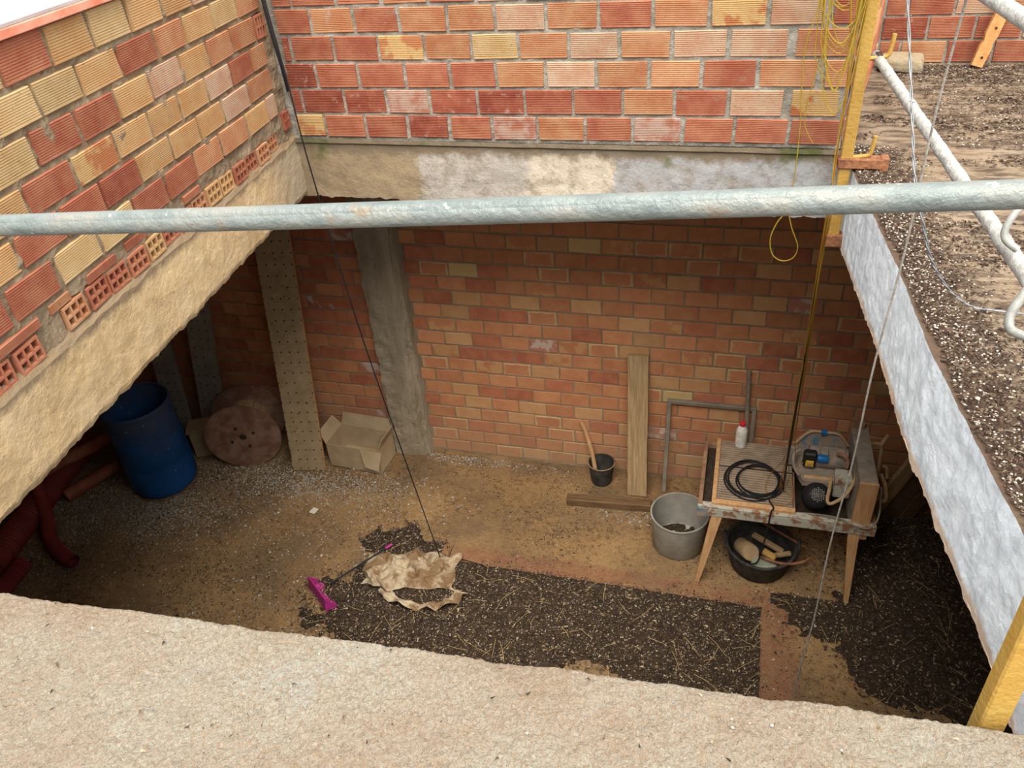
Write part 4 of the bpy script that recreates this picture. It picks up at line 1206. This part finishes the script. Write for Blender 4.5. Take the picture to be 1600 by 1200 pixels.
m = stone((0, 0, 0), 0.11, 0.04, 0.03, 11); o = m.build('wood_scrap', 'wood_tan', smooth=True); o.location = (-3.36, 5.24, 0.046); o.rotation_euler = (0, 0, R(-20)); tag(o, 'long wood scrap lying in the left of the cardboard box', 'wood')

# ---- things along the lower back wall
plank('timber_board', (-0.62, 5.215, 0.010), (-0.664, 5.462, 1.30), 0.165, 0.05, 'wood_tan', 'upright weathered timber board leaning on the brick wall', 0.0, None, 0.003)
m = MB(); m.box((-0.36, -0.045, 0.0), (0.36, 0.045, 0.075), 0.008); o = m.build('timber_beam', 'wood_dark'); o.location = (-0.84, 5.04, 0.004); o.rotation_euler = (0, 0, R(4)); tag(o, 'dark squared timber lying on the floor before the upright board', 'timber')
bk = empty('bucket', (-0.955, 5.345, 0.0))
lathe_obj('body', [(0, 0.0), (0.085, 0.0), (0.092, 0.02), (0.112, 0.205), (0.118, 0.21), (0.118, 0.217), (0.106, 0.217), (0.086, 0.03), (0, 0.025)], 'black_rubber', bk, 28)
m = MB(); m.tube(curve([(0.118 * math.cos(a), 0.118 * math.sin(a) , 0.216 - 0.02 * math.sin(-a) if False else 0.216 + 0.004) for a in [math.pi + math.pi * k / 8 for k in range(9)]], 4), 0.004, 6); m.build('handle', 'wood_tan', bk)
tag(bk, 'small black mortar bucket at the foot of the back wall', 'bucket')
m = MB(); m.tube(curve([(-1.005, 5.355, 0.035), (-1.045, 5.40, 0.25), (-1.10, 5.445, 0.42), (-1.15, 5.468, 0.55)], 6), 0.019, 8); tag(m.build('wooden_stick', 'wood_orange', smooth=True), 'rough wooden stick standing in the black bucket', 'stick')
fr = empty('tube_trestle', (-0.05, 5.40, 0.0))
m = MB(); m.bar((-0.35, -0.10, 0.004), (-0.352, 0.075, 0.872), 0.035, 0.035); m.build('leg', 'steel_frame', fr)
m = MB(); m.bar((0.325, -0.10, 0.004), (0.325, 0.075, 0.872), 0.035, 0.035); m.build('leg', 'steel_frame', fr)
m = MB(); m.bar((-0.37, 0.073, 0.86), (0.343, 0.073, 0.86), 0.035, 0.035); m.build('top_bar', 'steel_frame', fr)
tag(fr, 'thin steel tube frame shaped like a goal leaning on the back wall', 'frame')
m = MB(); m.tube([(0.265, 5.28, 0.01), (0.20, 5.472, 1.24)], 0.018, 10); tag(m.build('steel_pole', 'steel_frame', smooth=True), 'grey steel pole leaning on the wall behind the white bottle', 'pole')
# metal tub
tub = empty('metal_tub', (-0.225, 4.725, 0.0))
lathe_obj('body', [(0, 0.0), (0.196, 0.0), (0.204, 0.012), (0.222, 0.325), (0.229, 0.33), (0.229, 0.338), (0.216, 0.338), (0.197, 0.02), (0, 0.016)], 'grey_tub', tub, 48)
m = MB(); m.grid(14, 14, lambda u, v: ((u - .5) * 0.29 * 1.25 * math.sqrt(max(0, 1 - 2 * (v - .5) ** 2)), (v - .5) * 0.29 * 1.25 * math.sqrt(max(0, 1 - 2 * (u - .5) ** 2)), 0.03 + 0.03 * nz(u * 3, v * 3, 0, 2, 3))); m.build('debris_inside', 'mulch_ground', tub)
tag(tub, 'round grey metal tub standing left of the saw table', 'tub')
# rubber basket under the saw and what is in it
bs = empty('rubber_basket', (0.405, 4.625, 0.0))
lathe_obj('body', [(0, 0.0), (0.205, 0.0), (0.215, 0.012), (0.258, 0.205), (0.268, 0.21), (0.268, 0.222), (0.248, 0.222), (0.208, 0.02), (0, 0.016)], 'black_rubber', bs, 44)
for s_ in (-1, 1):
    m = MB(); m.tube(curve([(s_ * 0.262, -0.05, 0.215), (s_ * 0.272, -0.04, 0.265), (s_ * 0.274, 0.0, 0.285), (s_ * 0.272, 0.04, 0.265), (s_ * 0.262, 0.05, 0.215)], 5), 0.011, 8); m.build('handle', 'black_rubber', bs)
tag(bs, 'black rubber builder\'s basket full of scrap under the saw table', 'basket')
def item(name, mb_, mat, loc, rot, label, cat):
    o = mb_.build(name, mat, smooth=True); o.location = loc; o.rotation_euler = rot; return tag(o, label, cat)
m = MB(); m.lathe([(0, -0.10), (0.06, -0.10), (0.066, -0.09), (0.066, 0.09), (0.06, 0.10), (0, 0.10)], 22)
item('wooden_cylinder', m, 'log_wood', (0.30, 4.59, 0.17), (R(62), 0, R(24)), 'fat wooden cylinder lying in the rubber basket', 'cylinder')
item('flat_stone', stone((0, 0, 0), 0.10, 0.055, 0.025, 5), 'green_stone', (0.435, 4.475, 0.155), (R(14), 0, R(-14)), 'flat greenish stone at the front of the rubber basket', 'stone')
m = MB(); m.box((-0.055, -0.026, -0.022), (0.055, 0.026, 0.022), 0.010)
item('yellow_block', m, 'yellow_grip', (0.47, 4.565, 0.17), (R(10), R(8), R(-28)), 'small dirty yellow block in the middle of the basket', 'block')
m = MB(); m.box((-0.13, -0.022, -0.016), (0.13, 0.022, 0.016), 0.006)
item('wood_offcut', m, 'wood_tan', (0.46, 4.70, 0.155), (0, R(6), R(-28)), 'wood offcut lying at the back of the rubber basket', 'wood')
m = MB(); m.box((-0.09, -0.018, -0.014), (0.09, 0.018, 0.014), 0.005)
item('wood_offcut', m, 'wood_tan', (0.545, 4.61, 0.135), (0, R(-10), R(12)), 'short wood offcut at the right inside the rubber basket', 'wood')
m = MB(); m.tube(curve([(0.40, 4.50, 0.20), (0.55, 4.44, 0.225), (0.68, 4.47, 0.225), (0.76, 4.53, 0.23)], 6), 0.011, 8); tag(m.build('iron_bar', 'rust', smooth=True), 'curved iron bar sticking out right of the basket', 'bar')
m = MB(); m.tube([(0.36, 4.80, 0.30), (0.74, 4.62, 0.235)], 0.010, 8); tag(m.build('iron_bar', 'rust', smooth=True), 'straight iron rod laid across the back rim of the basket', 'bar')

# ---- masonry saw table
saw = empty('saw_table', (0.5, 4.75, 0.0))
O = Vector((0.5, 4.75, 0))
def part(name, mb_, mat, parent=saw, smooth=False, label=None):
    mb_.v = [(a - O.x, b - O.y, c) for a, b, c in mb_.v]
    return mb_.build(name, mat, parent, smooth, label)
def pbox(name, lo, hi, mat, ch=0.003, parent=saw, label=None):
    m = MB(); m.box(lo, hi, ch); return part(name, m, mat, parent, False, label)
X0, X1, Y0, Y1, ZT = -0.085, 1.12, 4.40, 5.14, 0.76
m = MB(); m.box((X0, Y0, ZT - 0.105), (X1, Y0 + 0.02, ZT - 0.03), 0.003); m.box((X0, Y0, ZT - 0.03), (X1, Y0 + 0.055, ZT - 0.012), 0.003); part('front_rail', m, 'saw_rail_paint', label='flaking white and blue painted rail')
pbox('back_rail', (X0, Y1 - 0.03, ZT - 0.10), (X1, Y1, ZT - 0.01), 'saw_rust')
pbox('side_rail', (X0, Y0 + 0.02, ZT - 0.10), (X0 + 0.03, Y1 - 0.03, ZT), 'saw_rust')
pbox('side_rail', (X1 - 0.03, Y0 + 0.02, ZT - 0.10), (X1, Y1 - 0.03, ZT - 0.01), 'saw_rust')
pbox('corner_plate', (X0 - 0.004, Y0 - 0.004, ZT - 0.11), (X0 + 0.07, Y0 + 0.004, ZT - 0.03), 'saw_paint')
pbox('trough', (X0 + 0.03, Y0 + 0.055, ZT - 0.07), (0.015, Y1 - 0.03, ZT - 0.05), 'dark_void')
pbox('tray', (0.57, Y0 + 0.055, ZT - 0.16), (X1 - 0.03, Y1 - 0.03, ZT - 0.145), 'dark_void')
for (a, b) in (((0.055, 4.425, ZT - 0.10), (-0.045, 4.355, 0.006)), ((0.985, 4.425, ZT - 0.10), (1.03, 4.36, 0.006)), ((0.055, 5.11, ZT - 0.10), (-0.03, 5.16, 0.006)), ((0.985, 5.11, ZT - 0.10), (1.06, 5.17, 0.006))):
    m = MB(); av, bv = Vector(a), Vector(b)
    for k, w in ((0, 0.075), (1, 0.032)):
        p = av.lerp(bv, k)
        m.v += [(p.x - w / 2, p.y - 0.02, p.z), (p.x + w / 2, p.y - 0.02, p.z), (p.x + w / 2, p.y + 0.02, p.z), (p.x - w / 2, p.y + 0.02, p.z)]
    m.f += [(0, 1, 2, 3), (7, 6, 5, 4), (0, 4, 5, 1), (1, 5, 6, 2), (2, 6, 7, 3), (3, 7, 4, 0)]
    part('leg', m, 'wood_orange')
# ribbed sliding platen, two plates with their frame strips
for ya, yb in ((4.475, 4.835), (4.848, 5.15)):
    bp_ = pbox('base_plate', (0.04, ya, ZT - 0.014), (0.572, yb, ZT + 0.001), 'dark_void', 0.0)  # near-black base paints the shade in the gaps between ribs
    n = int(round((yb - ya) / 0.0255))
    for k in range(n):
        y = ya + (k + 0.2) * (yb - ya) / n
        pbox('rib', (0.042, y, ZT), (0.568, y + 0.0150, ZT + 0.013), 'platen_grey', 0.002, bp_)
pbox('edge_strip', (0.008, 4.45, ZT - 0.02), (0.040, 4.838, ZT + 0.016), 'wood_orange')
pbox('edge_strip', (0.008, 4.846, ZT - 0.02), (0.040, 5.16, ZT + 0.016), 'wood_orange')
pbox('edge_strip', (0.008, 4.428, ZT - 0.03), (0.585, 4.472, ZT + 0.012), 'wood_orange')
pbox('edge_strip', (0.572, 4.47, ZT - 0.03), (0.584, 4.86, ZT + 0.012), 'saw_rust')
# upright side board
m = MB(); m.prism([(0.955, 4.42, 0.60), (1.075, 4.42, 0.60), (1.075, 4.42, 1.11), (0.955, 4.42, 1.11)], (0.0, 0.02, 0)); part('upright_end', m, 'wood_orange', label='bare end of the upright')
m = MB(); m.prism([(0.958, 4.44, 0.66), (1.072, 4.44, 0.66), (1.072, 4.44, 1.108), (0.958, 4.44, 1.108)], (-0.02, 0.64, 0.0)); part('upright', m, 'saw_grey')
pbox('upright_head', (0.935, 5.02, 1.00), (1.03, 5.09, 1.16), 'saw_rust', 0.006)
# cutting head
head = part('head', MB().prism([(0.62, 4.62, 0.86), (0.93, 4.62, 0.86), (0.93, 4.95, 0.86), (0.70, 5.02, 0.86), (0.56, 4.92, 0.86), (0.58, 4.74, 0.86)], (0, 0, 0.045)), 'saw_grey')
m = MB(); m.lathe([(0, -0.13), (0.075, -0.13), (0.082, -0.115), (0.082, 0.115), (0.075, 0.13), (0, 0.13)], 24, trot(0, R(90), 0, (0.79, 4.84, 0.96))); part('motor', m, 'saw_grey', smooth=True)
for k in range(5):
    m = MB(); m.box((0.67 + k * 0.055, 4.775, 1.030), (0.675 + k * 0.055, 4.90, 1.046)); part('cooling_fin', m, 'saw_grey')
m = MB(); m.prism([(0.575, 4.99, 0.80), (0.93, 4.99, 0.80), (0.93, 4.99, 0.97), (0.86, 4.99, 1.06), (0.66, 4.99, 1.06), (0.575, 4.99, 0.95)], (0, 0.035, 0)); gd = part('blade_guard', m, 'saw_paint', label='scuffed blue painted guard')
m = MB(); m.tube([Vector(q) for q in curve([(0.575, 4.985, 0.95), (0.66, 4.985, 1.065), (0.76, 4.985, 1.072), (0.86, 4.985, 1.065), (0.935, 4.985, 0.97)], 5)], 0.010, 8); part('guard_rim', m, 'hose_tan')
pbox('clip', (0.735, 4.965, 1.06), (0.775, 5.0, 1.09), 'plug_blue')
pbox('side_cover', (0.50, 4.90, 0.80), (0.585, 4.93, 0.965), 'saw_grey', 0.004)
sw = pbox('switch_box', (0.615, 4.735, 0.93), (0.705, 4.80, 1.06), 'black_plastic', 0.012)
pbox('switch_plate', (0.633, 4.727, 0.945), (0.687, 4.737, 1.00), 'switch_yellow', 0.003, sw)
pbox('button', (0.643, 4.722, 0.955), (0.676, 4.729, 0.985), 'hose_tan', 0.002, sw)
m = MB(); m.lathe([(0, -0.035), (0.028, -0.035), (0.030, -0.03), (0.030, 0.03), (0.027, 0.038), (0, 0.038)], 20, trot(0, R(90), 0, (0.745, 4.765, 1.005))); part('plug', m, 'plug_blue', smooth=True)
m = MB(); m.tube(curve([(0.60, 4.68, 0.90), (0.56, 4.72, 0.94), (0.555, 4.80, 0.98), (0.60, 4.86, 0.99)], 6), 0.012, 8); part('handle_bar', m, 'saw_grey', smooth=True)
m = MB(); m.tube([(0.625, 4.665, 0.905), (0.83, 4.665, 0.905)], 0.018, 10); part('cross_tube', m, 'hose_tan', smooth=True)
m = MB(); m.lathe([(0, 0.115), (0.03, 0.112), (0.065, 0.098), (0.092, 0.07), (0.098, 0.03), (0.098, -0.03), (0.0, -0.03)], 28, trot(R(42), 0, 0, (0.725, 4.60, 0.79))); fc = part('fan_cover', m, 'black_plastic', smooth=True)
m = MB()
for i in range(-4, 5):
    for j in range(-4, 5):
        if i * i + j * j > 16: continue
        r2 = (i * 0.0125) ** 2 + (j * 0.0125) ** 2
        mx = trot(R(42), 0, 0, (0.725, 4.60, 0.79)) @ Matrix.Translation((i * 0.0125, j * 0.0125, 0.1165 - 3.0 * r2))
        m.lathe([(0, 0), (0.0042, 0), (0.003, 0.003), (0, 0.003)], 6, mx)
g_ = part('vent_dots', m, 'pale_crumbs', fc); g_['kind'] = 'stuff'
m = MB(); m.box((0.83, 4.60, 0.80), (0.945, 4.72, 0.97), 0.006, None); part('gear_box', m, 'saw_rail_paint')
m = MB(); m.tube(curve([(0.80, 4.60, 0.99), (0.795, 4.55, 0.90), (0.79, 4.51, 0.84), (0.82, 4.50, 0.83), (0.90, 4.54, 0.88), (0.95, 4.60, 0.96), (0.965, 4.64, 1.02)], 7), 0.012, 8); part('bent_rod', m, 'hose_tan', smooth=True)
m = MB(); m.tube(curve([(0.84, 4.78, 1.05), (0.88, 4.74, 1.075), (0.91, 4.74, 1.03), (0.905, 4.72, 0.98)], 6), 0.014, 8); part('hose_stub', m, 'saw_rust', smooth=True)
m = MB(); m.tube(curve([(1.03, 5.0, 0.97), (1.12, 5.02, 0.99), (1.165, 5.02, 0.97), (1.172, 5.0, 0.86), (1.175, 4.97, 0.72), (1.19, 4.93, 0.60), (1.235, 4.91, 0.54), (1.262, 4.92, 0.56), (1.24, 4.95, 0.66), (1.20, 4.98, 0.74)], 7), 0.015, 8); part('hose', m, 'hose_tan', smooth=True)
m = MB(); m.tube([(1.16, 5.02, 0.98), (1.20, 5.04, 1.07)], 0.015, 8); part('hose_end', m, 'hose_tan', smooth=True)
m = MB(); m.tube(curve([(1.20, 5.0, 0.80), (1.23, 5.0, 0.79), (1.25, 4.99, 0.70)], 6), 0.012, 8); part('hose_end', m, 'hose_tan', smooth=True)
m = MB(); m.tube(curve([(0.60, 4.48, 0.72), (0.72, 4.44, 0.765), (0.86, 4.42, 0.775), (0.98, 4.40, 0.74), (1.08, 4.40, 0.74), (1.13, 4.47, 0.80), (1.13, 4.60, 0.95)], 8), 0.006, 6); part('power_cable', m, 'saw_grey', smooth=True)
tag(saw, 'rusty masonry saw on a wooden-legged table with a ribbed sliding plate', 'saw')

# coil of black cable on the plate
cc = empty('cable_coil', (0.285, 4.70, ZT + 0.014))
rg = random.Random(9)
for k in range(6):
    rx = 0.20 - k * 0.011; ry = 0.215 - k * 0.012; ox = 0.012 * k + rg.uniform(-.02, .02); oy = rg.uniform(-.015, .015)
    m = MB(); m.tube([(ox + rx * math.cos(a), oy + ry * math.sin(a), 0.006 + 0.0065 * (k % 3) + 0.006 * math.sin(a * 2 + k) ** 2) for a in [2 * math.pi * i / 48 for i in range(49)]], 0.0062, 6, caps=False); m.build('loop', 'black_cable', cc, True)
m = MB(); m.tube(curve([(0.12, -0.20, 0.012), (0.15, -0.27, 0.012), (0.135, -0.30, -0.01), (0.125, -0.315, -0.2), (0.11, -0.29, -0.45), (0.09, -0.26, -0.58), (0.03, -0.29, -0.57), (0.0, -0.31, -0.55)], 8), 0.0062, 6); m.build('tail', 'black_cable', cc, True)
tag(cc, 'coil of black cable lying on the ribbed plate of the saw', 'cable')

# bottle
bt = empty('bottle', (0.185, 5.10, ZT + 0.0135))
lathe_obj('body', [(0, 0), (0.036, 0), (0.043, 0.006), (0.043, 0.15), (0.040, 0.165), (0.026, 0.19), (0.020, 0.196), (0.020, 0.205), (0, 0.205)], 'white_plastic', bt, 26)
lathe_obj('cap', [(0, 0.200), (0.023, 0.200), (0.024, 0.203), (0.024, 0.226), (0.021, 0.230), (0, 0.230)], 'red_plastic', bt, 20)
tag(bt, 'grubby white plastic bottle with a red cap on the saw table', 'bottle')

# planks leaning in the dark right corner
for k, (dx, dy, c, lab) in enumerate(((0, 0, 'wood_tan', 'foremost brown plank leaning in the dark corner right of the saw'), (0.10, 0.06, 'wood_dark', 'second dark plank leaning behind the foremost one right of the saw'), (0.21, 0.10, 'wood_dark', 'third dark plank leaning under the right slab'), (0.32, 0.13, 'wood_dark', 'rearmost dark plank leaning under the right slab'))):
    m = MB(); m.bar((1.215 + dx, 5.20 + dy, 0.012), (1.86 + dx, 5.28 + dy, 1.75), 0.12, 0.035, 0.004, up=(0.35, -1, 0)); tag(m.build('plank', c), lab, 'plank')

# ---- on the open floor
m = MB()
def fold(x, y, a, f, ph):
    q = (x * math.cos(a) + y * math.sin(a)) * f + ph + 1.4 * nz(x, y, ph, 2.2, 2)
    return 1 - abs((q % 2.0) - 1.0)
def sackfn(u, v):
    x = (u - .5) * 0.74; y = (v - .5) * 0.36
    e = min(u, 1 - u, v, 1 - v) * 2
    h = 0.055 * fold(x, y, 0.5, 11, 0.3) + 0.04 * fold(x, y, 2.0, 15, 1.1) + 0.028 * fold(x, y, -0.7, 22, 2.0) + 0.014 * fold(x, y, 1.2, 38, 0.6)
    z = 0.004 + h * min(1, 0.25 + e * 3) * (0.55 + 0.8 * (nz(x, y, 6, 2.5, 2) + .4))
    return (x + 0.05 * nz(x, y, 3, 4, 2) + 0.03 * (fold(x, y, 1.1, 12, .2) - .5), y + 0.07 * nz(x, y, 9, 3.5, 2) + 0.03 * (fold(x, y, .3, 10, .9) - .5), max(0.002, z))
m.grid(110, 64, sackfn)
sk = m.build('paper_sack', 'paper_sack'); sk.location = (-2.27, 3.99, 0.022); sk.rotation_euler = (0, 0, R(7))
sk.modifiers.new('thickness', 'SOLIDIFY').thickness = 0.003
tag(sk, 'crumpled pale paper sack lying on the mulch', 'sack')
m = MB()
def stripfn(u, v):
    a = -2.55 + 2.55 * u
    r = 0.34 + 0.11 * (v - .5) + 0.02 * nz(u * 5, v, 2, 2, 2)
    return (r * 0.95 * math.cos(a), r * 0.62 * math.sin(a), 0.006 + 0.05 * fold(u, v * .3, 0.3, 9, .4) * (0.4 + v) + 0.02 * nz(u * 6, v * 2, 0, 2, 2) ** 2)
m.grid(60, 12, stripfn)
fs_ = m.build('torn_strip', 'paper_sack'); fs_.location = (-2.12, 3.86, 0.022)
fs_.modifiers.new('thickness', 'SOLIDIFY').thickness = 0.003
tag(fs_, 'curved torn strip of pale paper on the mulch before the sack', 'paper')
dp = empty('dustpan', (-2.905, 3.585, 0.0), R(-38))
dp.scale = (0.85, 0.85, 0.85)
m = MB(); m.prism([(-0.20, 0, 0.0), (0.20, 0, 0.0), (0.16, 0, 0.15), (-0.16, 0, 0.15)], (0, 0.006, 0), trot(R(-8), 0, 0, (0, 0, 0.006))); m.build('back_plate', 'magenta_plastic', dp)
m = MB(); m.prism([(0, 0, 0), (0, 0.13, 0), (0, 0.02, 0.15)], (0.006, 0, 0), trot(0, 0, R(-14), (0.17, 0.0, 0.006))); m.build('side_plate', 'magenta_plastic', dp)
m = MB(); m.prism([(0, 0, 0), (0, 0.13, 0), (0, 0.02, 0.15)], (0.006, 0, 0), trot(0, 0, R(14), (-0.17, 0.0, 0.006))); m.build('side_plate', 'magenta_plastic', dp)
m = MB(); m.box((-0.18, 0.0, 0.003), (0.18, 0.13, 0.009)); m.build('scoop', 'magenta_plastic', dp)
tag(dp, 'magenta plastic dustpan scoop on the floor left of the paper sack', 'dustpan')
br = empty('broom_handle', (-2.72, 3.88, 0.03))
m = MB(); m.tube([(-0.13, -0.16, 0.02), (0.17, 0.29, 0.015)], 0.0075, 8); m.build('rod', 'black_plastic', br, True)
m = MB(); m.tube([(0.165, 0.283, 0.015), (0.20, 0.335, 0.015)], 0.011, 10); m.build('end_grip', 'magenta_plastic', br, True, label='magenta end')
tag(br, 'thin dark handle with a magenta end lying beside the paper sack', 'handle')
m = MB(); m.box((-0.028, -0.034, 0.0), (0.028, 0.034, 0.010), 0.002); o = m.build('tile_chip', 'pale_tile'); o.location = (-3.38, 4.49, 0.008); o.rotation_euler = (0, 0, R(-12)); tag(o, 'small pale tile chip alone on the earth floor', 'tile')

for nm, g in (('formwork_board', 'perforated boards leaning on the shaded wall'), ('plank', 'planks leaning in the right corner'), ('drain_pipe', 'drain pipes at the far left'),
              ('corrugated_pipe', 'corrugated pipes at the far left'), ('bent_bar', 'bent bars on the white rail'), ('guard_post', 'yellow guard posts'), ('side_rail', 'white side rails'),
              ('wood_offcut', 'scrap in the rubber basket'), ('iron_bar', 'scrap in the rubber basket')):
    for o in COL.objects:
        if o.parent is None and o.name.split('.')[0] == nm: o['group'] = g
